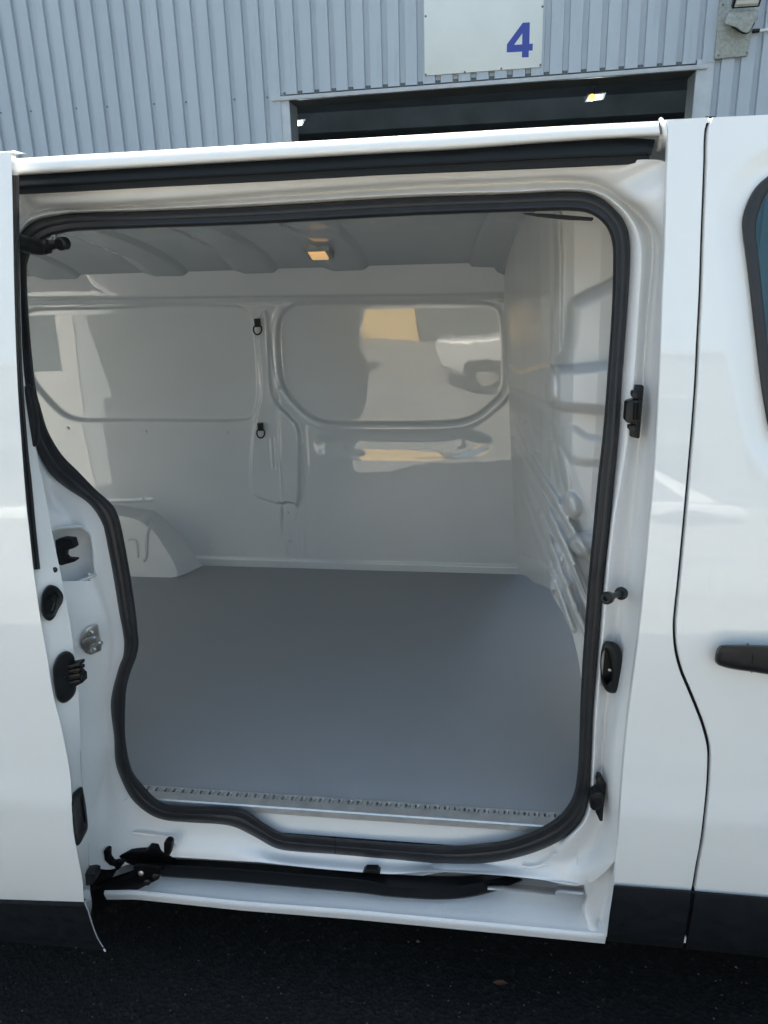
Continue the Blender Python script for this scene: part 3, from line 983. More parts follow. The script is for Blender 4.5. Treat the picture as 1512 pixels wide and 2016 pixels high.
win_r = wl([(600, 598), (760, 596), (900, 594), (965, 598), (986, 616), (992, 660), (994, 720), (990, 768), (966, 796), (930, 822), (880, 832), (760, 834), (660, 833), (622, 826), (594, 806), (564, 772), (551, 735), (546, 660), (554, 620), (572, 603)])
win_l = wl([(60, 610), (200, 606), (330, 601), (450, 602), (480, 610), (495, 635), (503, 700), (506, 770), (498, 815), (470, 828), (330, 828), (200, 828), (150, 826), (118, 812), (82, 775), (60, 745), (45, 700), (45, 640)])
emboss(win_r, -.024, .008)
emboss(win_l, -.022, .008)
rim_r = win_r
H = H + .005 * np.exp(-((np.abs(sdf(win_r, GX, GZ)) - .022) / .010) ** 2) * (sdf(win_r, GX, GZ) > 0)
# raised post between the panels
post = wl([(507, 640), (512, 700), (517, 770), (508, 810), (500, 850), (495, 900), (496, 955), (505, 975), (530, 985), (545, 990), (556, 992), (557, 1052), (563, 1062), (580, 1060), (585, 1040), (584, 1000), (590, 975), (591, 900), (589, 845), (572, 820), (548, 795), (536, 770), (532, 720), (529, 650), (524, 610)], 3)
emboss(post, .020, .006)
bot = wl([(556, 992), (557, 1052), (563, 1062), (580, 1060), (585, 1040), (584, 1000), (580, 990)], 3)
emboss(bot, -.022, .006)
ridge(wl([(549, 760), (552, 850), (556, 950), (562, 1050), (570, 1115)], 4, False), .004, .006)
ridge(wl([(538, 862), (541, 900), (543, 920)], 4, False), -.007, .010)
ridge(wl([(601, 840), (605, 900), (607, 960), (597, 1010), (600, 1105)], 4, False), .003, .007)
# long oval stamping under the right panel
oval = wl([(640, 856), (760, 852), (880, 852), (930, 850), (962, 862), (966, 880), (940, 897), (890, 903), (760, 904), (650, 900), (624, 888), (622, 866)])
d = sdf(oval, GX, GZ)
H = H - .011 * (1 - sstep(-.045, .012, d))
emboss(wl([(700, 866), (880, 864), (912, 872), (905, 888), (870, 893), (700, 893)]), .004, .018)
# shelf over the wheel arch
ridge(wl([(160, 988), (240, 986), (300, 984)], 4, False), .006, .012)
# upper rail: beam and swage lines
H = H + .030 * sstep(-.006, .010, GZ - np.interp(GX, [PW_(60, 588)[0], PW_(980, 577)[0]], [PW_(60, 590)[2], PW_(980, 580)[2]]))
H = H - .008 * np.exp(-((GZ - np.interp(GX, [PW_(60, 600)[0], PW_(980, 590)[0]], [PW_(60, 602)[2], PW_(980, 590)[2]])) / .007) ** 2)
# bottom flange
fz = np.interp(GX, [PW_(410, 1098)[0], PW_(1012, 1112)[0]], [PW_(410, 1097)[2], PW_(1012, 1114)[2]])
H = H + .010 * sstep(.004, -.004, GZ - fz)
# gentle oil-canning of the sheet
H = H + .0016 * np.sin(GX * 5.1 + 1.0) * np.sin(GZ * 6.3 + .4) + .0008 * np.sin(GX * 11 + GZ * 3)
V = np.stack([GX, FY - lean(GZ) - H, GZ], -1).reshape(-1, 3)
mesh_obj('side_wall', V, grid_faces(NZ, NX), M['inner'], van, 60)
wall = bpy.data.objects['side_wall']
MB().box(-2.78, .5, 1.90, 1.93, .42, 1.99).build('outer_skin', M['body'], wall)
# rivets and plugs of the wall
mb = MB()
for q in [(134, 843), (287, 850), (447, 852), (519, 952), (549, 953), (566, 1010), (557, 980), (571, 1067), (570, 1109), (640, 1111), (805, 1113.5), (968, 1118), (418, 1077), (282, 982), (525, 768)]:
    p = PW_(*q)
    mb.lathe((p[0], p[1] - .002, p[2]), (0, -1, 0), [(-.01, .0075), (.002, .0075), (.004, .006), (.0046, .003)], 10)
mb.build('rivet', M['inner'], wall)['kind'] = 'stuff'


def tie_ring(px, py):
    p = PW_(px, py - 12)
    s = .0022
    r = empty('tie_down_ring', (p[0], p[1] - .012, p[2]))
    link_parent(r, wall)
    mb = MB()
    mb.box(p[0] - .011, p[0] + .011, p[1] - .034, p[1] - .008, p[2] - .020, p[2] + .016)
    mb.build('lug', M['plastic'], r, bevel=.005)
    return p


for (px, py) in [(511, 640), (517, 843)]:
    # the ring and its lug as one part: thing > wall > ring
    p = PW_(px, py - 4)
    c = np.array([p[0], p[1] - .034, p[2]])
    mb = MB()
    pr = []
    for t in np.linspace(0, 2 * math.pi, 26, endpoint=False):
        xx, zz = math.cos(t) * .018, math.sin(t) * .021
        if zz > .012: zz = .012
        pr.append((c[0] + xx, c[1] + .006 * math.sin(t), c[2] - .024 + zz))
    mb.tube(pr, .0036, 8, closed=True)
    mb.box(c[0] - .011, c[0] + .011, c[1] - .006, c[1] + .026, c[2] - .012, c[2] + .020)
    mb.build('tie_down_ring', M['plastic'], wall, bevel=.003)

# ---- wheel arch
arch_back = [(150, 992), (200, 990), (262, 1000), (303, 1006), (330, 1028), (355, 1056), (378, 1086), (394, 1104), (402, 1113)]
arch_edge = [(150, 1012), (200, 1010), (250, 1018), (275, 1026), (302, 1046), (322, 1074), (340, 1104), (350, 1126), (352, 1134)]
ab = resample(cr(arch_back, 6), 50); ae = resample(cr(arch_edge, 6), 50)
ABp = np.array([PW_(*q) for q in ab]); ABp[:, 1] += .0
AEp = np.array([PY(*q, 1.610) for q in ae])
rows = []
for t in np.linspace(0, 1, 14):
    a = t * math.pi / 2
    k = math.sin(a) ** .8; kk_ = 1 - math.cos(a)
    P = ABp * (1 - k) + AEp * k
    P[:, 2] = ABp[:, 2] * (1 - kk_ * .7 - k * .3) + AEp[:, 2] * (kk_ * .7 + k * .3)
    rows.append(P)
for t in (.03, .25, .6, 1.0):
    P = AEp.copy(); P[:, 1] = 1.606 - .004 * t; P[:, 0] = AEp[:, 0] * (1 - t) + (-1.75) * t; P[:, 2] = AEp[:, 2] * (1 - t) + .50 * t
    rows.append(P)
rows_obj('wheel_arch', rows, M['press'], van, angle=55)
mb = MB()
mb.tube([PY(x, y, 1.604) for x, y in cr([(302, 1026), (292, 1045), (289, 1070), (288, 1095), (283, 1105)], 5)], .006, 8)
mb.tube([PY(x, y, 1.604) for x, y in cr([(252, 1062), (266, 1062), (270, 1075), (272, 1098)], 5)], .005, 8)
mb.build('swage', M['inner'], bpy.data.objects['wheel_arch'])

# ---- roof lining with its bows
_ry = np.array([.16, .30, .55, .85, 1.15, 1.40, 1.60, 1.70, 1.76])
_rz = np.array([1.955, 1.985, 2.005, 2.005, 1.985, 1.950, 1.905, 1.865, 1.83])


def roof_z(y): return np.interp(y, _ry, _rz)


ys = np.linspace(.275, 1.76, 40)
rz = np.convolve(np.pad(np.interp(ys, _ry, _rz), 2, 'edge'), np.ones(5) / 5, 'valid')
RX = np.linspace(-2.78, .33, 60)
rows = [np.array([(x, y, z + .022) for x in RX]) for y, z in zip(ys, rz)]
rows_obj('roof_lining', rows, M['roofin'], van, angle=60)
roofo = bpy.data.objects['roof_lining']
bows = []
for (xl, xr) in [(95, 155), (310, 365), (487, 541), (660, 717)]:
    yq = 1.70
    pl_, pr_ = PY(xl, 574, yq), PY(xr, 570, yq)
    bows.append((pl_[0], pr_[0]))
bows += [(-2.35, -2.22)]
for (bl, brr) in bows:
    rows = []
    for y, z in zip(np.linspace(.30, 1.745, 34), np.interp(np.linspace(.30, 1.745, 34), ys, rz)):
        w = .055
        dd = .015
        rows.append(np.array([(bl - w, y, z + .024), (bl - w * .25, y, z + .024 - dd * .75), (bl, y, z + .024 - dd), (bl + .01, y, z + .024 - dd * 1.03), (brr - .01, y, z + .024 - dd * 1.03), (brr, y, z + .024 - dd), (brr + w * .25, y, z + .024 - dd * .6), (brr + w * .55, y, z + .024)]))
    # turned-down end against the side rail
    e = rows[-1].copy(); e[:, 1] += .02; e[:, 2] -= .05
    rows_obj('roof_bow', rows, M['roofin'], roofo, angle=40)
# beam that closes the roof at the partition
# dome light
for yq in np.linspace(1.2, 1.72, 200):                       # where the ray meets the lining
    dl = PY(628, 497, yq)
    if dl[2] >= float(np.interp(yq, ys, rz)) - .004: break
dome = empty('dome_light', tuple(dl)); link_parent(dome, van)
tl = lambda x, y, h: (dl[0] + x, dl[1] + y, dl[2] - .36 * y - h)   # follows the slope of the lining
ring = lambda x0, x1, y0, y1, h: [tl(x0, y0, h), tl(x1, y0, h), tl(x1, y1, h), tl(x0, y1, h)]
MB().prism(ring(-.046, .046, -.040, .040, .010), ring(-.050, .050, -.044, .044, -.03)).build('lamp_base', M['lampgrey'], dome, bevel=.003)
MB().prism(ring(-.032, .028, -.030, .028, .016), ring(-.036, .032, -.034, .032, .006)).build('lamp_lens', emit('warm_dome_glow', (1.0, .58, .26), .15), dome, bevel=.003)
# dark trim strip at the front end of the roof lining
mb = MB(); px_prism(mb, [(1030, 419), (1085, 421), (1168, 428), (1168, 433), (1120, 431), (1060, 425)], .17, .03)
mb.build('roof_trim_strip', M['cab'], roofo)

# ---- partition behind the seats: pressed sheet, a fine grid with stamped reliefs
_py = np.array([.14, .35, .50, .62, .85, 1.04, 1.31, 1.50, 1.64, 1.80])
_pxt = np.array([.330, .325, .30, .19, .158, .142, .115, .090, .070, .040])
XC = [(985, 380), (988, 500), (990, 570), (1000, 760), (1008, 950), (1016, 1090), (1020, 1128)]
XF = [(1020, 1129.5), (1034, 1133), (1050, 1144), (1083, 1161), (1090, 1178), (1108, 1205), (1116, 1225), (1128, 1252), (1136, 1285), (1140, 1305), (1147, 1345), (1152, 1400)]
XR = [(1250, 380), (1245, 600), (1228, 850), (1205, 1050), (1190, 1200), (1182, 1345), (1176, 1420)]
LB = np.array(XC + XF[1:])
NR, NCc = 760, 150
pyv = np.linspace(385, 1398, NR)
lx = np.interp(pyv, LB[:, 1], LB[:, 0]); rx = np.interp(pyv, [q[1] for q in XR], [q[0] for q in XR])
fy = np.array([PZ(x, y, .555)[1] if y > 1129 else 1.785 for x, y in zip(lx, pyv)])
tcol = np.linspace(0, 1, NCc)
QX = lx[:, None] * (1 - tcol) + rx[:, None] * tcol
QY = np.repeat(pyv[:, None], NCc, 1)
tt_ = (QX - np.interp(QY, [q[1] for q in XC], [q[0] for q in XC])) / (QX * 0 + rx[:, None] - np.interp(QY, [q[1] for q in XC], [q[0] for q in XC]))
g = np.interp(tt_, [0, .05, .10, .16, .22, .29, .36, .44, .55, .75, 1.0], [1, .80, .63, .47, .34, .21, .115, .055, .02, .004, 0])
DEP = .50 + (1.785 - .50) * g
DEP = np.minimum(DEP, fy[:, None])
RL = np.zeros_like(DEP)


def stamp(pts, hgt, w, n=5):
    """raised stamping with rounded walls"""
    global RL
    d = sdf_px(cr(pts, n, True))
    t_ = np.clip((w - d) / (2 * w), 0, 1)
    RL = RL + hgt * np.sin(t_ * math.pi / 2) ** 1.3


def pillow(pts, hgt, w, n=5):
    """stamping whose face rolls over towards its outline"""
    global RL
    d = sdf_px(cr(pts, n, True))
    k_ = np.clip(-d / w, 0, 1)
    RL = np.maximum(RL, hgt * np.sqrt(np.clip(1 - (1 - k_) ** 2, 0, 1)))


def rib(pts, hgt, w, n=6):
    global RL
    L_ = cr(pts, n)
    P_ = np.asarray(L_)
    d = _crop(lambda a, b: segdist(L_, a, b, False), L_, QX, QY, 60)
    RL = RL + hgt * np.sqrt(np.clip(1 - (d / w) ** 2, 0, 1)) * np.clip((w - d) / w * 2.2, 0, 1) ** .5


def sdf_px(poly):
    o_ = _crop(lambda a, b: np.where(inside(poly, a, b), -1, 1) * segdist(poly, a, b), poly, QX, QY, 60)
    return np.where(o_ == 9.0, 999, o_)


# shelf block with its ledge, column above, column below
pillow([(1080, 730), (1090, 720), (1130, 716), (1290, 712), (1290, 816), (1130, 814), (1097, 808), (1082, 797), (1076, 775), (1077, 745)], .19, 24)
stamp([(985, 722), (1000, 720), (1022, 733), (1050, 727), (1085, 722), (1090, 790), (1060, 784), (1030, 772), (1000, 762), (985, 750)], .05, 4)
pillow([(1116, 620), (1122, 594), (1146, 578), (1180, 562), (1290, 520), (1290, 740), (1114, 740), (1113, 660)], .085, 30)
rib([(1097, 420), (1101, 500), (1100, 600), (1097, 722)], .030, 8)
rib([(1087, 640), (1084, 670), (1084, 722)], .018, 5)
stamp([(1064, 500), (1075, 490), (1090, 486), (1090, 640), (1078, 690), (1070, 600)], -.02, 3)
pillow([(1100, 790), (1290, 790), (1290, 1100), (1165, 1095), (1146, 1050), (1132, 1010), (1112, 960), (1100, 900)], .09, 34)
stamp([(1106, 852), (1130, 845), (1160, 862), (1240, 868), (1240, 900), (1150, 910), (1112, 890)], .020, 9)
pillow([(1108, 975), (1128, 962), (1150, 985), (1148, 1015), (1124, 1020), (1108, 998)], .115, 22)
pillow([(1122, 1062), (1150, 1046), (1210, 1052), (1210, 1088), (1150, 1098), (1128, 1085)], .125, 20)
stamp([(1085, 874), (1093, 872), (1114, 908), (1121, 962), (1106, 968), (1090, 905)], .030, 4)
stamp([(1032, 832), (1041, 835), (1056, 882), (1059, 892), (1044, 888), (1035, 862)], .028, 3)
stamp([(1000, 775), (1055, 796), (1080, 815), (1100, 850), (1080, 858), (1040, 825), (1004, 805)], .022, 5)
# sloping ribs down to the floor
rib([(1002, 812), (1024, 868), (1052, 918), (1086, 972), (1112, 1016), (1150, 1080), (1200, 1160)], .050, 9)
rib([(1007, 868), (1036, 925), (1070, 990), (1098, 1045), (1124, 1098), (1160, 1175), (1190, 1240)], .055, 9)
rib([(1012, 905), (1038, 962), (1062, 1020), (1086, 1080), (1110, 1142), (1140, 1215), (1180, 1300)], .048, 8)
rib([(1015, 930), (1038, 1000), (1058, 1056), (1078, 1105), (1102, 1170), (1128, 1240)], .030, 6)
rib([(1128, 1120), (1150, 1180), (1175, 1245)], .03, 8)
for q in [(1064, 1010), (1083, 1062), (1105, 1100), (1120, 1150), (1136, 1195), (1092, 1120)]:
    d = np.hypot(QX - q[0], (QY - q[1]) * .55)
    RL = RL + .022 * (1 - sstep(2, 7, d))
stamp([(1021, 1094), (1042, 1096), (1062, 1108), (1086, 1128), (1086, 1185), (1060, 1172), (1021, 1150)], .06, 3)
K3 = np.array([.25, .5, .25])
for _ in range(3):
    RL = np.apply_along_axis(lambda r: np.convolve(np.pad(r, 1, 'edge'), K3, 'valid'), 0, RL)
    RL = np.apply_along_axis(lambda r: np.convolve(np.pad(r, 1, 'edge'), K3, 'valid'), 1, RL)
fade = sstep(0, 3, np.abs(QX - lx[:, None]))
DD = np.maximum(DEP - RL * fade, .235)
RAY = np.stack([QX - CX, QY - CY, np.full_like(QX, FPX)], -1) @ R.T
V = CAM + RAY * ((DD - CAM[1]) / RAY[..., 1])[..., None]
mesh_obj('partition', V.reshape(-1, 3), grid_faces(NR, NCc), M['press'], van, 70)

rows = []
for y in np.linspace(.30, 1.76, 30):
    z = float(np.interp(y, ys, rz)) + .022
    x = float(np.interp(y, _py, _pxt))
    rows.append(np.array([(x - .16, y, z), (x - .145, y, z - .012), (x - .06, y, z - .016), (x - .045, y, z - .03), (x + .02, y, z - .055)]))
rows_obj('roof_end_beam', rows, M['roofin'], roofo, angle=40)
# ---- near-side inner wall, rear doors (closing the cargo bay)
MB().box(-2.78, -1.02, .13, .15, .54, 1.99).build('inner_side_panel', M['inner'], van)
for xa_, xb_, ya_, yb_ in ((-3.66, -2.82, .05, .10), (-2.83, -2.78, .98, 1.88)):   # near leaf swung open, far leaf shut
    rear = empty('rear_door', (xb_, ya_, .5)); link_parent(rear, van)
    mb = MB(); mb.box(xa_, xb_, ya_, yb_, .45, 1.28); mb.box(xa_, xb_, ya_, yb_, 1.80, 2.0)
    if xb_ - xa_ > .5:
        mb.box(xa_, xa_ + .14, ya_, yb_, 1.28, 1.80); mb.box(xb_ - .14, xb_, ya_, yb_, 1.28, 1.80)
        gl_ = (xa_ + .14, xb_ - .14, ya_ + .02, ya_ + .026)
    else:
        mb.box(xa_, xb_, ya_, ya_ + .14, 1.28, 1.80); mb.box(xa_, xb_, yb_ - .14, yb_, 1.28, 1.80)
        gl_ = (xa_ + .02, xa_ + .026, ya_ + .14, yb_ - .14)
    mb.build('door_leaf', M['body'], rear)
    MB().box(*gl_, 1.28, 1.80).build('window_glass', M['glass'], rear)

# ---- roof rail and outer roof
RAIL_T = [(-250, 327), (-60, 317), (24, 312), (139, 305), (298, 296), (540, 281.5), (700, 272.5), (840, 264), (1080, 249.5), (1200, 243), (1296, 238)]
RAIL_B = [(-250, 364), (-60, 352), (23, 347), (119, 341), (238, 333.5), (298, 330), (540, 315.5), (752, 303), (900, 295), (1073, 282), (1180, 275), (1300, 269)]
rt = resample(cr(RAIL_T, 5), 90); rb = resample(cr(RAIL_B, 5), 90)
rows = []
for u, off in [(0.0, .040), (.015, .026), (.05, .0165), (.10, .010), (.17, .0055), (.27, .002), (.40, .0), (.56, -.0005), (.72, .0005), (.84, .004), (.92, .010), (.98, .020), (1.0, .05), (1.005, .10)]:
    rows.append(PSR(rt * (1 - u) + rb * u, off))
topv = rows[0]
ext = []
for dy, dz in [(1.66, -.03), (1.40, .030), (.9, .055), (.5, .040), (.22, .020), (.08, .006), (.02, .001)]:
    P = topv.copy(); P[:, 1] += dy; P[:, 2] += dz; ext.append(P)
rows_obj('roof', ext + rows, M['rail'], van, angle=50)
# collar where the rail meets the front roof
mb = MB()
mb.tube([PS(x, y, o_) for x, y, o_ in cr([(1301, 236, .06), (1304, 241, .016), (1308, 252, .003), (1309, 262, .003), (1309, 272, .010), (1307, 283, .03), (1305, 290, .06)], 4)], .0045, 8)
mb.tube([PS(x, y, o_) for x, y, o_ in cr([(1304, 270, .02), (1300, 285, .04), (1297, 292, .06)], 4)], .006, 8)
mb.build('roof_collar', M['body'], bpy.data.objects['roof'])
# black upper rail under it
TT = [(-150, 356), (23, 347), (119, 341), (238, 333.5), (298, 330), (540, 315.5), (752, 303), (900, 295), (1073, 282), (1180, 277), (1288, 277)]
TB = [(-150, 391), (38, 383), (139, 378), (298, 369), (540, 357), (752, 345), (900, 339), (1073, 332), (1180, 327), (1278, 322)]
tt = resample(TT, 70); tb = resample(TB, 70)
tt[-1] = (1289, 279); tb[-2] = (1281, 320)
rows = []
for u, off in [(-.10, .045), (0.0, .034), (.10, .026), (.30, .022), (.50, .023), (.60, .026), (.63, .034), (.70, .036), (.95, .040), (1.0, .046), (1.0, .10)]:
    rows.append(np.array([PS(*(tt[i] * (1 - u) + tb[i] * u + (np.array([-3.5 if u > .6 else 0, 0]) if i == 69 else 0)), off) for i in range(70)]))
o = rows_obj('upper_track', rows, M['railrubber'], van, angle=30)
endp = [r[-1] for r in rows]
MB().prism([tuple(p) for p in endp], [tuple(p - np.array([.006, 0, 0])) for p in endp]).build('track_end_cap', M['railrubber'], o)

# ---- front pillar skin between opening and door gap
PL = [(1314, 236), (1315.5, 268), (1313, 350), (1309, 500), (1305, 579), (1301, 699), (1294, 850), (1287.5, 950), (1279.5, 1035), (1269, 1150), (1255, 1279), (1240, 1390), (1231, 1472), (1224, 1560), (1219, 1636), (1214, 1690), (1209.5, 1744)]
GAP = [(1400, 229), (1398, 236), (1392, 249), (1389, 280), (1388, 330), (1383, 459), (1379, 580), (1374, 675), (1371, 740), (1364, 841), (1351, 991), (1338, 1130), (1331, 1195), (1328, 1234), (1331, 1279), (1341, 1320), (1356, 1356), (1370, 1390), (1383, 1424), (1392, 1455), (1396, 1478), (1396, 1510), (1393, 1561), (1383, 1651), (1374, 1700), (1368, 1736), (1364, 1757)]


_byc = {}


def by_y(pts, yv):
    P = _byc.get(id(pts))
    if P is None: P = _byc[id(pts)] = np.array(cr(pts, 6))
    return np.interp(yv, P[:, 1], P[:, 0])


def skin(name, lfun, rfun, y0, y1, ny, nx, parent, fold_l=True, fold_r=True, off=0.0, ytop=None, mat=None, drop=None, dish=None):
    rows = []; pxs = []
    for j in range(ny):
        t = j / (ny - 1)
        r = []; q = []
        for i in range(nx):
            s = i / (nx - 1)
            ya = y0[0] * (1 - s) + y0[1] * s; yb_ = y1[0] * (1 - s) + y1[1] * s
            yv = ya + (yb_ - ya) * t
            x = lfun(yv) * (1 - s) + rfun(yv) * s
            q.append((x, yv))
        q = np.array(q)
        o_ = off
        if dish is not None:
            dd_ = segdist(dish, q[:, 0], q[:, 1]); o_ = off + .011 * (1 - sstep(8, 62, dd_))
        r = PSR(q, o_)
        if fold_l:
            f1 = r[0] + np.array([-.0015, .0025, 0]); f2 = r[0] + np.array([-.001, .016, 0])
            r = np.vstack([f2, f1, r]); q = np.vstack([q[0], q[0], q])
        if fold_r:
            f1 = r[-1] + np.array([.0015, .0025, 0]); f2 = r[-1] + np.array([.001, .016, 0])
            r = np.vstack([r, f1, f2]); q = np.vstack([q, q[-1], q[-1]])
        rows.append(r); pxs.append(q)
    # rolled top and bottom
    nc_ = len(rows[0])
    F_ = grid_faces(ny, nc_)
    Pq = np.concatenate(pxs)
    if drop is not None:
        fcx = np.array([Pq[list(f)].mean(0) for f in F_])
        kp = ~inside(drop, fcx[:, 0], fcx[:, 1])
        F_ = [f for f, k_ in zip(F_, kp) if k_]
    return mesh_obj(name, np.concatenate(rows), F_, mat or M['body'], parent, 50)


skin('front_pillar', lambda y: by_y(PL, y), lambda y: by_y(GAP, y) - 4.6, (236, 231), (1743, 1753), 130, 14, van)
# roof edge over pillar and front door
RF = [(1300, 238), (1313, 235.5), (1393, 232), (1450, 230), (1512, 227.5), (1700, 216), (1950, 204)]
rr_ = resample(cr(RF, 5), 60)
rows = []
for dy, off in [(10, .004), (5, .005), (2.5, .008), (1, .016), (0, .03), (0, .075)]:
    rows.append(np.array([PS(x, y + dy, off) for x, y in rr_]))
ext = []
for dy, dz in [(.02, .001), (.08, .006), (.3, .025), (.8, .05), (1.4, .03), (1.66, -.03)]:
    P = rows[-1].copy(); P[:, 1] += dy; P[:, 2] += dz; ext.append(P)
rows_obj('cab_roof', rows + ext, M['body'], van, angle=50)
# dark weatherstrip in the gap between pillar and door
gp = resample(cr(GAP, 5), 120)
rows = []
for dx, off in [(-11, .024), (-5, .019), (0, .017), (5, .019), (11, .024)]:
    rows.append(np.array([PS(x + dx, y, off) for x, y in gp]))
rows_obj('gap_weatherstrip', rows, M['gap'], van, angle=60)

# ---- front door
fd = empty('front_door', (.6, 0, .5)); link_parent(fd, van)
WIN = [(1560, 318), (1512, 347), (1485, 373), (1468, 407), (1461, 437), (1463, 470), (1466, 490), (1475.6, 567), (1485, 651), (1494.5, 732), (1503, 790), (1516, 850), (1545, 892), (1600, 915), (1950, 940), (1950, 318)]
WINi = [(1575, 338), (1525, 365), (1506, 388), (1495, 415), (1489, 440), (1489, 470), (1492, 490), (1500, 567), (1509, 651), (1517, 732), (1526, 785), (1540, 828), (1565, 862), (1610, 882), (1930, 905), (1930, 338)]
wm = np.array(WIN) * .5 + np.array(WINi) * .5
skin('door_skin', lambda y: by_y(GAP, y) + 4.6, lambda y: 1950, (231, 205), (1754, 1805), 200, 90, fd, fold_r=False, drop=wm, dish=np.array(WIN))
wo = cr(WIN[:-1], 5); wi = cr(WINi[:-1], 5)
rows = []
for u, hgt in [(0, -.004), (-.01, .003), (.06, .006), (.25, .008), (.6, .007), (.92, .004), (1.0, -.004), (1.0, -.02)]:
    rows.append(PSR(wo * (1 - u) + wi * u, .007 - hgt))
rows_obj('window_seal', rows, M['rubber'], fd, angle=50)
# soft pressing that follows the window
mb = MB()
# glass
gy_ = [(q[0], q[1]) for q in (np.array(WIN) * .25 + np.array(WINi) * .75)]
fr = [PS(x, y, .006) for x, y in gy_]
tri = tessellate_polygon([[Vector(p) for p in fr]])
ng = len(fr)
bk = [p + np.array([0, .004, 0]) for p in fr]
mesh_obj('window_glass', fr + bk, [tuple(t) for t in tri] + [tuple(ng + i for i in t[::-1]) for t in tri] + [(i, (i + 1) % ng, ng + (i + 1) % ng, ng + i) for i in range(ng)], M['glass'], fd, None)
# handle
HO = [(1407, 1299), (1409, 1283), (1414, 1274), (1424, 1269.8), (1469, 1269.6), (1560, 1272), (1610, 1277), (1622, 1300), (1612, 1330), (1560, 1334), (1512, 1328), (1480, 1323), (1442, 1317.5), (1420, 1312), (1410, 1306)]
hc = np.array([1515, 1300.0])
hh = cr(HO, 4, True)
rows = [PSR(hc + (hh - hc) * s, o_) for s, o_ in [(1.0, .004), (1.0, -.012), (.985, -.024), (.95, -.032), (.86, -.037), (.5, -.038), (.01, -.038)]]
rows_obj('door_handle', rows, M['plastic'], fd, closed_c=True, angle=50)
mb = MB().tube([PS(x, y, o_) for x, y, o_ in [(1472, 1267, .0), (1472.5, 1270, -.024), (1474, 1275, -.0345), (1483, 1290, -.0384), (1481, 1306, -.0378), (1480.5, 1318, -.034), (1480, 1323.5, -.02)]], .0012, 6)
mb.build('handle_joint', M['gap'], fd)

# ---- lower cladding (three pieces of dark plastic)


def cladding_strip(name, tl, bl_, tr, br_, parent, n=30, off=-.014, left_cap=True):
    T = resample(np.array([tl, tr], float), n); B = resample(np.array([bl_, br_], float), n)
    rows = []
    for u, o_ in [(-.005, .004), (0, off * .4), (.02, off * .8), (.10, off), (.5, off - .002), (.82, off + .002), (.94, off + .010), (1.0, off + .026), (1.0, off + .10)]:
        rows.append(np.array([PS(*(T[i] * (1 - u) + B[i] * u), o_) for i in range(n)]))
    o = rows_obj(name, rows, M['clad'], parent, angle=50)
    for e in (0, -1):
        ep = [r[e] for r in rows]
        n0 = len(o.data.vertices)
        MB().prism([tuple(p) for p in ep], [tuple(p + np.array([.004 if e == 0 else -.004, 0, 0])) for p in ep]).build('cladding_end', M['clad'], o)
    return o


cladding_strip('lower_cladding', (1209, 1742.5), (1194.5, 1853), (1362, 1754.5), (1344, 1868), van)
cladding_strip('lower_cladding', (1369, 1755.5), (1351, 1868), (1950, 1802), (1930, 1930), fd)
mb = MB(); px_prism(mb, [(1342, 1844.5), (1352, 1845), (1350.5, 1857), (1340, 1856.5)], -.006, .01); mb.build('drain_clip', M['sign'], van, bevel=.001)
mb = MB(); mb.tube([PS(x, y, .004) for x, y in [(1366, 1756), (1358, 1790), (1351, 1820), (1347, 1842)]], .004, 8); mb.build('gap_gasket', M['rubber'], van)

# ---- sliding door (open, standing outside the rear body)
sd = empty('sliding_door', (-1.2, -.1, .3)); link_parent(sd, van)
EDGE = [(22, 299), (22.5, 345), (24, 400), (28, 598), (34, 757), (42, 876), (51, 992), (56.5, 1039), (65.5, 1122), (80, 1224), (92, 1292), (104, 1367), (119, 1426), (127, 1465), (135.4, 1509.5), (140, 1554), (143, 1628), (152, 1682), (162, 1733), (165, 1777), (172.6, 1795), (178.6, 1816), (190, 1846), (206, 1871)]
FLG = [(30, 299), (37, 345), (37, 400), (39, 500), (41, 600), (44, 690), (50, 757), (62, 830), (72, 884), (86, 959), (101, 1039), (119, 1128), (131, 1188), (143, 1262), (153, 1352), (158, 1450), (162, 1539), (169, 1584), (173.5, 1629), (176, 1703), (178, 1755), (181.5, 1779), (177, 1807)]
SD = -.105
DOORL = -520.0


def ysk(x): return 299 - x * .0


rows = []
n = 120
yv = np.linspace(299, 1777, n)
xe_ = np.array([by_y(EDGE, y) for y in yv])
NXs = 26
pts = []
for j in range(n):
    r = []
    for i in range(NXs):
        s = (i / (NXs - 1)) ** .6
        x = DOORL * (1 - s) + xe_[j] * s
        t = (yv[j] - 299) / (1777 - 299)
        slant = (-26 * t + 34 * (1 - t)) * (x - xe_[j]) / (DOORL - xe_[j])      # lines of the van converge to the left
        r.append((x, yv[j] + slant))
    r = PSR(r, SD)
    r = np.vstack([r, r[-1] + np.array([.0004, .0008, 0]), r[-1] + np.array([-.0008, .002, 0])])
    pts.append(r)
topr = pts[0].copy(); topr[:, 1] += .012; topr[:, 2] += .004
topr2 = pts[0].copy(); topr2[:, 1] += .05; topr2[:, 2] += .004
rows_obj('door_skin', [topr2, topr] + pts, M['body'], sd, angle=45)
